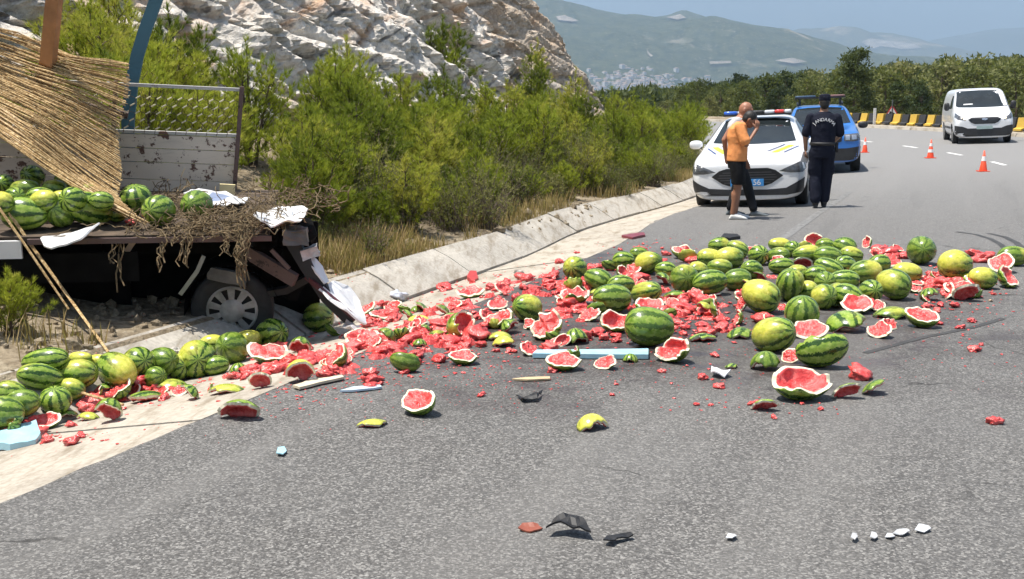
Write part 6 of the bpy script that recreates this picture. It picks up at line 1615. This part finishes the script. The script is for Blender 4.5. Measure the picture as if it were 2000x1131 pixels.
def hair(parent, c, f, up, mat, s=1.0, cut=-.02):
    c = Vector(c); f = Vector(f).normalized(); up = Vector(up); up = (up - f * up.dot(f)).normalized(); sd = f.cross(up); b = MB()
    ball(b, (-.012, 0, .022), (.100, .084, .100)); ball(b, (-.045, 0, -.02), (.066, .076, .075))
    for i in range(len(b.v)): x, y, z = b.v[i]; b.v[i] = tuple(c + (f * x + sd * y + up * z) * s)
    solid('hair', b, mat, parent, .010, 3)
def shoe(b, heel, f, L=.27, h=.075):
    heel = Vector(heel); f = Vector(f).normalized(); sd = Vector((-f.y, f.x, 0)); t0 = len(b.v)
    rings_ = [(0, .030, .0), (.04, .040, .095), (.12, .042, .085), (.19, .047, .060), (.24, .042, .045), (L, .018, .028)]
    vs = []; n = 12
    for x, w, hh in rings_:
        hh = max(hh, .03)
        for q in range(n): a = 2 * math.pi * q / n; vs.append(heel + f * x + sd * w * math.cos(a) + Vector((0, 0, hh / 2 + hh / 2 * math.sin(a))))
    k = len(rings_); b.add(vs, [(i * n + q, i * n + (q + 1) % n, (i + 1) * n + (q + 1) % n, (i + 1) * n + q) for i in range(k - 1) for q in range(n)] + [tuple(range(n))[::-1], tuple(range((k - 1) * n, k * n))])
SK1, SK2, SK3 = skin_mat('skin_tanned', (.30, .135, .075)), skin_mat('skin_sunburnt', (.38, .17, .10)), skin_mat('skin_olive', (.32, .16, .095))
blackhair = plain('black_hair', (.012, .010, .009), .6, var=.4, scale=40)
# ---------- man in the orange T-shirt, facing +x, head bowed, hand at his face
m1 = empty('person'); tag(m1, 'person in orange t-shirt, black shorts and white shoes, hand raised to bowed face', 'person')
b = MB(); HC, HF, HU = (.155, -.02, 1.445), (1, -.08, -.55), (.5, 0, 1)
rings(b, [(-.01, 0, .80, .11, .15), (-.02, 0, .92, .125, .165), (0, 0, 1.02, .115, .15), (-.01, 0, 1.18, .125, .165), (-.005, 0, 1.30, .12, .17), (.02, 0, 1.37, .09, .13), (.05, 0, 1.41, .05, .06)])
bar(b, [(.03, 0, 1.36), (.10, -.01, 1.42)], [.062, .058]); head(b, HC, HF, HU)
for e in (-1, 1): bar(b, [(-.01, e * .085, .86), (.015 + .01 * e, e * .088, .48), (-.03 + .02 * e, e * .085, .09)], [.085, .056, .040])
for e in (-1, 1): bar(b, [(-.025, e * .087, .36), (-.02, e * .087, .28)], [.052, .05])
bar(b, [(0, -.18, 1.33), (.10, -.235, 1.09), (.245, -.10, 1.30)], [.052, .040, .028]); hand(b, (.245, -.10, 1.30), (.10, .10, .9), (-.4, .9, 0), .5)
bar(b, [(0, .18, 1.33), (.02, .22, 1.06), (.12, .16, .86)], [.052, .040, .028]); hand(b, (.12, .16, .86), (.3, -.1, -.9), (0, -1, 0), .3)
solid('body', b, SK1, m1, .008)
b = MB(); rings(b, [(-.01, 0, .845, .150, .185), (-.01, 0, .95, .146, .182), (-.005, 0, 1.08, .142, .176), (-.02, 0, 1.20, .145, .184), (-.012, 0, 1.31, .135, .190), (.012, 0, 1.37, .105, .15), (.035, 0, 1.40, .072, .085)])
bar(b, [(.0, -.17, 1.34), (.06, -.215, 1.19), (.078, -.226, 1.145)], [.072, .076, .078]); bar(b, [(.0, .17, 1.34), (.012, .205, 1.16)], [.072, .074])
solid('t_shirt', b, cloth('orange_cotton', (.86, .34, .12)), m1, .010, 5)
b = MB(); rings(b, [(-.01, 0, .74, .125, .175), (-.015, 0, .86, .138, .178), (-.01, 0, .93, .13, .168)])
for e in (-1, 1): rings(b, [(.018, e * .092, .51, .098, .088), (.01, e * .09, .66, .102, .092), (-.008, e * .086, .82, .11, .094)])
solid('shorts', b, cloth('black_cotton', (.012, .012, .013)), m1, .010, 4)
b = MB(); WC = cloth('white_canvas', (.72, .71, .68)); shoe(b, (-.105, -.085, .0), (1, -.06, 0)); solid('shoe', b, WC, m1, .007, 2); b = MB(); shoe(b, (-.06, .085, .0), (1, .1, 0)); solid('shoe', b, WC, m1, .007, 2)
hair(m1, HC, HF, HU, blackhair); eyes(m1, HC, HF, HU)
p = on_ground(1437, 428); m1.location = (p.x, p.y, p.z); m1.rotation_euler = (0, 0, R(-8))
# ---------- bald man half hidden behind him
m2 = empty('person'); tag(m2, 'bald person in dark trousers and grey shoes standing half hidden behind the orange t-shirt', 'person')
b = MB(); HC, HF, HU = (.10, -.02, 1.585), (1, -.15, -.25), (.3, 0, 1)
rings(b, [(-.01, 0, .82, .115, .155), (-.02, 0, .95, .13, .17), (0, 0, 1.06, .125, .16), (-.01, 0, 1.24, .13, .175), (-.005, 0, 1.38, .125, .18), (.02, 0, 1.46, .09, .13), (.04, 0, 1.50, .055, .062)])
bar(b, [(.02, 0, 1.44), (.07, -.01, 1.53)], [.066, .060]); head(b, HC, HF, HU, 1.05)
bar(b, [(-.05, -.20, 1.40), (-.20, -.25, 1.14), (-.17, -.21, .92)], [.054, .043, .030]); hand(b, (-.17, -.21, .92), (.25, .05, -.95), (0, 1, 0), .4)
bar(b, [(0, .20, 1.40), (-.02, .25, 1.12), (.03, .22, .88)], [.054, .043, .030]); hand(b, (.03, .22, .88), (.2, -.1, -.95), (0, -1, 0), .4)
bar(b, [(0, -.09, .88), (.14, -.09, .50), (.25, -.09, .10)], [.09, .060, .042]); bar(b, [(0, .09, .88), (.02, .09, .48), (-.08, .09, .10)], [.09, .060, .042])
solid('body', b, SK2, m2, .008)
b = MB(); rings(b, [(-.01, 0, .90, .150, .188), (-.01, 0, 1.0, .148, .186), (-.005, 0, 1.14, .144, .18), (-.02, 0, 1.28, .148, .19), (-.012, 0, 1.39, .138, .194), (.012, 0, 1.45, .105, .15), (.03, 0, 1.48, .074, .082)])
bar(b, [(-.02, -.185, 1.41), (-.095, -.215, 1.32)], [.074, .074]); bar(b, [(0, .185, 1.41), (.012, .215, 1.28)], [.074, .074]); solid('t_shirt', b, cloth('pale_grey_cotton', (.55, .54, .54)), m2, .010, 5)
b = MB(); rings(b, [(-.01, 0, .80, .13, .18), (-.015, 0, .92, .14, .182), (-.01, 0, .98, .134, .172)])
bar(b, [(.0, -.09, .86), (.15, -.09, .50), (.262, -.09, .12)], [.10, .078, .062]); bar(b, [(0, .09, .86), (.025, .09, .48), (-.075, .09, .12)], [.10, .078, .062]); solid('trousers', b, cloth('charcoal_cotton', (.020, .021, .024)), m2, .010, 4)
b = MB(); GC = cloth('grey_canvas', (.15, .17, .18)); shoe(b, (.20, -.09, 0), (1, -.05, 0), .29); solid('shoe', b, GC, m2, .007, 2); b = MB(); shoe(b, (-.14, .09, 0), (1, .1, 0), .29); solid('shoe', b, GC, m2, .007, 2); eyes(m2, HC, HF, HU, 1.05)
p = on_ground(1436, 421); m2.location = (p.x, p.y, p.z); m2.rotation_euler = (0, 0, R(-10))
# ---------- gendarme seen from behind, walking away
m3 = empty('person'); tag(m3, 'uniformed person in navy seen from behind, cap on, walking past the police car', 'person')
b = MB(); HC, HF, HU = (.005, .03, 1.665), (.05, 1, 0), (0, 0, 1)
rings(b, [(0, 0, .85, .165, .12), (0, 0, .98, .172, .13), (0, 0, 1.10, .16, .12), (0, 0, 1.28, .185, .13), (0, .0, 1.42, .19, .125), (0, 0, 1.49, .14, .09), (0, .01, 1.53, .065, .06)])
bar(b, [(0, .0, 1.47), (0, .02, 1.58)], [.064, .060]); head(b, HC, HF, HU)
bar(b, [(-.205, 0, 1.43), (-.275, -.01, 1.15), (-.255, .05, .92)], [.054, .042, .029]); hand(b, (-.255, .05, .92), (-.05, .15, -.95), (1, 0, 0), .55)
bar(b, [(.205, 0, 1.43), (.265, .02, 1.16), (.20, .24, 1.06)], [.054, .042, .029]); hand(b, (.20, .24, 1.06), (-.3, .9, .1), (0, 0, -1), .4)
bar(b, [(-.09, 0, .90), (-.085, .03, .50), (-.07, -.06, .10)], [.09, .06, .042]); bar(b, [(.09, 0, .90), (.08, .06, .50), (.06, .06, .10)], [.09, .06, .042]); solid('body', b, SK3, m3, .008)
NAVY = cloth('navy_twill', (.012, .014, .026))
b = MB(); rings(b, [(0, 0, .99, .192, .15), (0, 0, 1.10, .188, .145), (0, 0, 1.26, .208, .15), (0, .0, 1.40, .212, .142), (0, 0, 1.475, .165, .105), (0, .01, 1.525, .082, .075)])
bar(b, [(-.20, 0, 1.425), (-.245, -.005, 1.25), (-.262, -.008, 1.185)], [.076, .075, .073]); bar(b, [(.20, 0, 1.425), (.245, .01, 1.25), (.258, .015, 1.19)], [.076, .075, .073]); shirt = solid('uniform_shirt', b, NAVY, m3, .010, 4)
b = MB(); rings(b, [(0, 0, .80, .18, .135), (0, 0, .94, .188, .145), (0, 0, 1.01, .182, .142)])
bar(b, [(-.095, 0, .88), (-.09, .03, .50), (-.078, -.055, .15)], [.112, .095, .085]); bar(b, [(.095, 0, .88), (.085, .06, .50), (.065, .06, .15)], [.112, .095, .085])
for e in (-1, 1): ball(b, (e * .175, .03, .62), (.035, .07, .09))
solid('trousers', b, NAVY, m3, .010, 4)
b = MB(); rings(b, [(0, 0, .995, .197, .156), (0, 0, 1.045, .197, .156)]); b.box((.215, .03, .96), (.05, .09, .15)); b.build('belt', MAT['black'], m3, True)
b = MB(); shoe(b, (-.072, -.11, .0), (0.02, 1, 0), .29); bar(b, [(-.072, -.06, .08), (-.076, -.055, .21)], [.052, .058]); solid('boot', b, MAT['black'], m3, .008, 2); b = MB(); shoe(b, (.062, .0, .0), (.05, 1, 0), .29); bar(b, [(.062, .05, .08), (.064, .055, .21)], [.052, .058]); solid('boot', b, MAT['black'], m3, .008, 2)
b = MB(); rings(b, [(.005, .03, 1.69, .088, .106), (.005, .03, 1.74, .092, .110), (.005, .03, 1.785, .084, .10), (.005, .03, 1.80, .05, .06)]); b.box((.01, .15, 1.70), (.12, .09, .012)); solid('cap', b, NAVY, m3, .008, 2)
hair(m3, Vector(HC) - Vector((0, .004, .02)), HF, HU, blackhair, .96)
# white lettering on his back, laid on the shirt along a shallow arc
bpy.context.view_layer.update(); sb = BVHTree.FromPolygons([v.co for v in shirt.data.vertices], [tuple(q.vertices) for q in shirt.data.polygons]); WHT = plain('reflective_letters', (.82, .82, .82), .5, var=.05)
word = 'JANDARMA'
for i, chx in enumerate(word):
    t = (i - (len(word) - 1) / 2) * R(15.5); x = .185 * math.sin(t); z = 1.235 + .165 * math.cos(t)
    h = sb.ray_cast(Vector((x, -1, z)), Vector((0, 1, 0))); y = (h[0].y if h[0] is not None else -.14) - .010
    yawl = math.atan2(h[1].x, -h[1].y) if h[0] is not None else 0
    text_mesh(chx, .072, WHT, shirt, 'letter', (x, y, z), Euler((R(90), t, yawl * .5), 'XYZ'), .003)
pp = MB().box((0, 0, 0), (.12, .006, .17)); pap = pp.build('paper_sheet', MAT['platepaint'])
p = on_ground(1601, 406); m3.location = (p.x, p.y, p.z); m3.rotation_euler = (0, 0, R(-12)); bpy.context.view_layer.update()
pap.matrix_world = m3.matrix_world @ Matrix.Translation((-.255, .085, .80)) @ Euler((R(10), R(12), R(20))).to_matrix().to_4x4(); tag(pap, 'folded white paper held in the hand of the navy uniformed person', 'paper')
# ================================================================ town, barrier, cones, sign
HM = []
hw = plain('house_plaster', (.56, .55, .54), .9, var=.25, scale=.05); hr = plain('house_roof_tile', (.30, .22, .18), .9, var=.2, scale=.1)
for k, (a, b, h) in enumerate(((14, 11, 9), (18, 12, 15), (11, 10, 6), (26, 14, 8))):
    m = MB().box((0, 0, h / 2), (a, b, h)); m.add([(-a / 2 - .4, -b / 2 - .4, h + .02), (a / 2 + .4, -b / 2 - .4, h + .02), (a / 2 + .4, b / 2 + .4, h + .02), (-a / 2 - .4, b / 2 + .4, h + .02), (-a / 4, 0, h + 2.6), (a / 4, 0, h + 2.6)], [(0, 1, 5, 4), (2, 3, 4, 5), (1, 2, 5), (3, 0, 4), (3, 2, 1, 0)], 1); HM.append(m.data('town_house', [hw, hr]))
bpy.context.view_layer.update()
dg = bpy.context.evaluated_depsgraph_get()
mtb = BVHTree.FromObject(mt, dg)
rt = random.Random(4); made = 0; crowd_v, crowd_f, cv = [], [], 0
for i in range(2500):
    u = rt.gauss(1240, 60); v = rt.gauss(168, 17)
    if u < 1120 or u > 1480 or v < 118 or v > 192: continue
    if v < 150 and rt.random() < .45: continue
    h = mtb.ray_cast(Vector((0, 0, CAM_H)), ray(u, v).normalized(), 9000)
    if h[0] is None: continue
    k = rt.randrange(4); sc = rt.uniform(.4, .85)
    if made < 290:
        o = bpy.data.objects.new('town_house', HM[k]); COL.objects.link(o); o.location = h[0] - Vector((0, 0, 2)); o.scale = (sc, sc, sc); o.rotation_euler = (0, 0, rt.uniform(0, 3))
        tag(o, 'tiny pale house of the distant town below the mountain', 'house', 'houses of the distant town'); made += 1
# quarry scars lying on the hills as bare rock sheets draped over the slope
def scar(name, pts, src, label):
    us = [p[0] for p in pts]; vs = [p[1] for p in pts]
    bm = bmesh.new(); f = bm.faces.new([bm.verts.new((u, v, 0)) for u, v in pts]); bmesh.ops.triangulate(bm, faces=[f]); bmesh.ops.subdivide_edges(bm, edges=bm.edges[:], cuts=3, use_grid_fill=True)
    tree = BVHTree.FromObject(src, dg)
    for w in bm.verts:
        h = tree.ray_cast(Vector((0, 0, CAM_H)), ray(w.co.x, w.co.y).normalized(), 30000)
        w.co = (h[0] + Vector((0, -6, 6))) if h[0] is not None else at_y(w.co.x, w.co.y, 4500)
    me = bpy.data.meshes.new(name); bm.to_mesh(me); bm.free(); me.materials.append(MAT['quarry']); o = obj(name, me); tag(o, label, 'quarry', kind='structure')
mts = [o for o in COL.objects if o.name.startswith('mountain')]
mid = [o for o in mts if 'quarried' in o['label']][0]
scar('quarry', [(1086, 36), (1102, 33), (1130, 44), (1118, 46), (1090, 43)], mt, 'bare pale quarry strip high on the dark hill')
scar('quarry', [(1300, 37), (1328, 31), (1340, 38), (1322, 42)], mt, 'pale quarried notch on the hill crest')
scar('quarry', [(1680, 84), (1700, 77), (1740, 82), (1785, 88), (1800, 96), (1760, 98), (1720, 92), (1705, 97)], mid, 'pale terraced quarry on the middle hill')
scar('quarry', [(1262, 98), (1268, 108), (1275, 113), (1270, 115), (1264, 108)], mt, 'small white scree chute on the dark hill')
scar('quarry', [(1512, 122), (1545, 117), (1575, 124), (1550, 128)], mt, 'tan bare shoulder behind the wood')
scar('quarry', [(1384, 124), (1426, 123), (1428, 127), (1386, 129)], mt, 'long white industrial roofs at the foot of the hill')
# barrier of alternating yellow and black concrete blocks
yb = m_chipped('yellow_block_paint', (.62, .40, .055), (.30, .27, .22), .66, .8); bb = m_chipped('black_block_paint', (.030, .030, .032), (.20, .19, .18), .68, .8)
def block_mesh(m):
    prof = [(-.20, 0), (.34, 0), (.34, .08), (.20, .13), (.13, .52), (-.10, .52), (-.20, .05)]; L = .31; b = MB()
    vs = [(x, -y, z) for x in (-L, L) for y, z in prof]; n = len(prof)
    fs = [(i, (i + 1) % n, n + (i + 1) % n, n + i) for i in range(n)] + [tuple(range(n - 1, -1, -1)), tuple(range(n, 2 * n))]
    return b.add(vs, fs).data('barrier_block', m)
bm_y, bm_b = block_mesh(yb), block_mesh(bb)
s = 33.0; k = 0
while s < 61:
    x, y = road_xy(s, -12.25); z = float(height_sw(s, -12.25, True)); hd = heading(s)
    o = obj('barrier_block', bm_y if k % 2 == 0 else bm_b, None, (float(x), float(y), z - .04), (R(rnd.uniform(-2, 2)), 0, R(90) - hd + R(rnd.uniform(-2, 2))))
    o.rotation_euler[2] += math.pi
    tag(o, ('yellow' if k % 2 == 0 else 'black') + ' painted concrete block in the barrier along the outer bend', 'barrier', 'yellow barrier blocks' if k % 2 == 0 else 'black barrier blocks'); s += .66; k += 1
# white marker post
p = on_ground(1707, 260); x, y = road_xy(55.5, -11.9)
d = ray(1707, 250); best = None
for i in range(400):
    q = Vector((0, 0, CAM_H)) + d * (40 + i * .1); s_, w_ = road_sw(q.x, q.y)
    if w_ > -12.0 and w_ < -11.8: best = (q.x, q.y); break
px, py = best or (float(x), float(y)); pz = ground_z(px, py)
mp = MB().box((0, 0, .42), (.13, .05, .9)); mo = mp.build('marker_post', MAT['paint']); mo.location = (px, py, pz); tag(mo, 'slim white marker post in front of the yellow blocks', 'marker post')
# cones
co = plain('cone_orange', (.78, .075, .022), .5, var=.12); cwht = plain('cone_white_band', (.80, .78, .75), .5, var=.1)
def cone(u, v, label, two):
    p = on_ground(u, v); t = empty('traffic_cone', (p.x, p.y, p.z)); tag(t, label, 'traffic cone', 'traffic cones on the carriageway')
    MB().box((0, 0, .015), (.36, .36, .03)).build('base', co, t)
    r = lambda z: .135 - .115 * z / .72
    MB().lathe([(r(0), .03), (r(.72), .73), (.0001, .735)], 20).build('cone_body', co, t, True)
    for z0, z1 in (((.20, .32), (.44, .56)) if two else ((.34, .50),)):
        MB().lathe([(r(z0) + .004, z0 + .03), (r(z1) + .004, z1 + .03)], 20).build('white_band', cwht, t, True)
    sc = {1: .68, 0: .74}[0 if two else 1]; t.scale = (sc, sc, sc)
cone(1689, 298, 'orange cone beside the blue patrol car, farthest of the cones', False); cone(1817, 309, 'orange cone with two white bands between patrol car and white van', True); cone(1920, 335, 'nearest orange cone at the broken lane line', False)
# warning sign
sg = at_y(1741, 243, 60); gz = ground_z(sg.x, sg.y); st = empty('warning_sign', (sg.x, sg.y, gz)); tag(st, 'triangular warning sign on a post behind the yellow blocks', 'road sign')
MB().tube([(0, 0, -.2), (0, 0, 1.2)], .035, 8).build('post', plain('dark_post', (.08, .085, .08), .6), st)
zc = at_y(1741, 219, 60).z - gz; a = .36
MB().add([(-a, 0, zc - .22), (a, 0, zc - .22), (0, 0, zc + .40), (-a, .02, zc - .22), (a, .02, zc - .22), (0, .02, zc + .40)], [(0, 1, 2), (5, 4, 3), (0, 3, 4, 1), (1, 4, 5, 2), (2, 5, 3, 0)]).build('sign_plate', plain('sign_red', (.50, .03, .025), .4), st)
MB().add([(-a * .70, -.006, zc - .145), (a * .70, -.006, zc - .145), (0, -.006, zc + .28)], [(0, 1, 2)]).build('sign_face', plain('sign_white', (.75, .74, .72), .4), st)
MB().add([(-.17, -.010, zc - .12), (.14, -.010, zc - .12), (.14, -.010, zc - .06), (-.12, -.010, zc + .06)], [(0, 1, 2, 3)]).build('sign_symbol', MAT['black'], st)
st.rotation_euler = (0, 0, R(-12))
# ================================================================ the air
hz = G('haze_air'); hz.nt.nodes.remove(hz.b)
pv = hz.n('VolumePrincipled')
pv.inputs['Color'].default_value = (.55, .76, 1.0, 1)
pv.inputs['Density'].default_value = 1.8e-4
pv.inputs['Anisotropy'].default_value = .1
hz.nt.links.new(pv.outputs[0], hz.out.inputs['Volume'])
hb = MB().box((0, 8800, 640), (31000, 24000, 1380)).build('haze', hz.m)
hb['kind'] = 'stuff'
tag(hb, 'thin bluish summer haze filling the valley air', 'haze', kind='stuff')
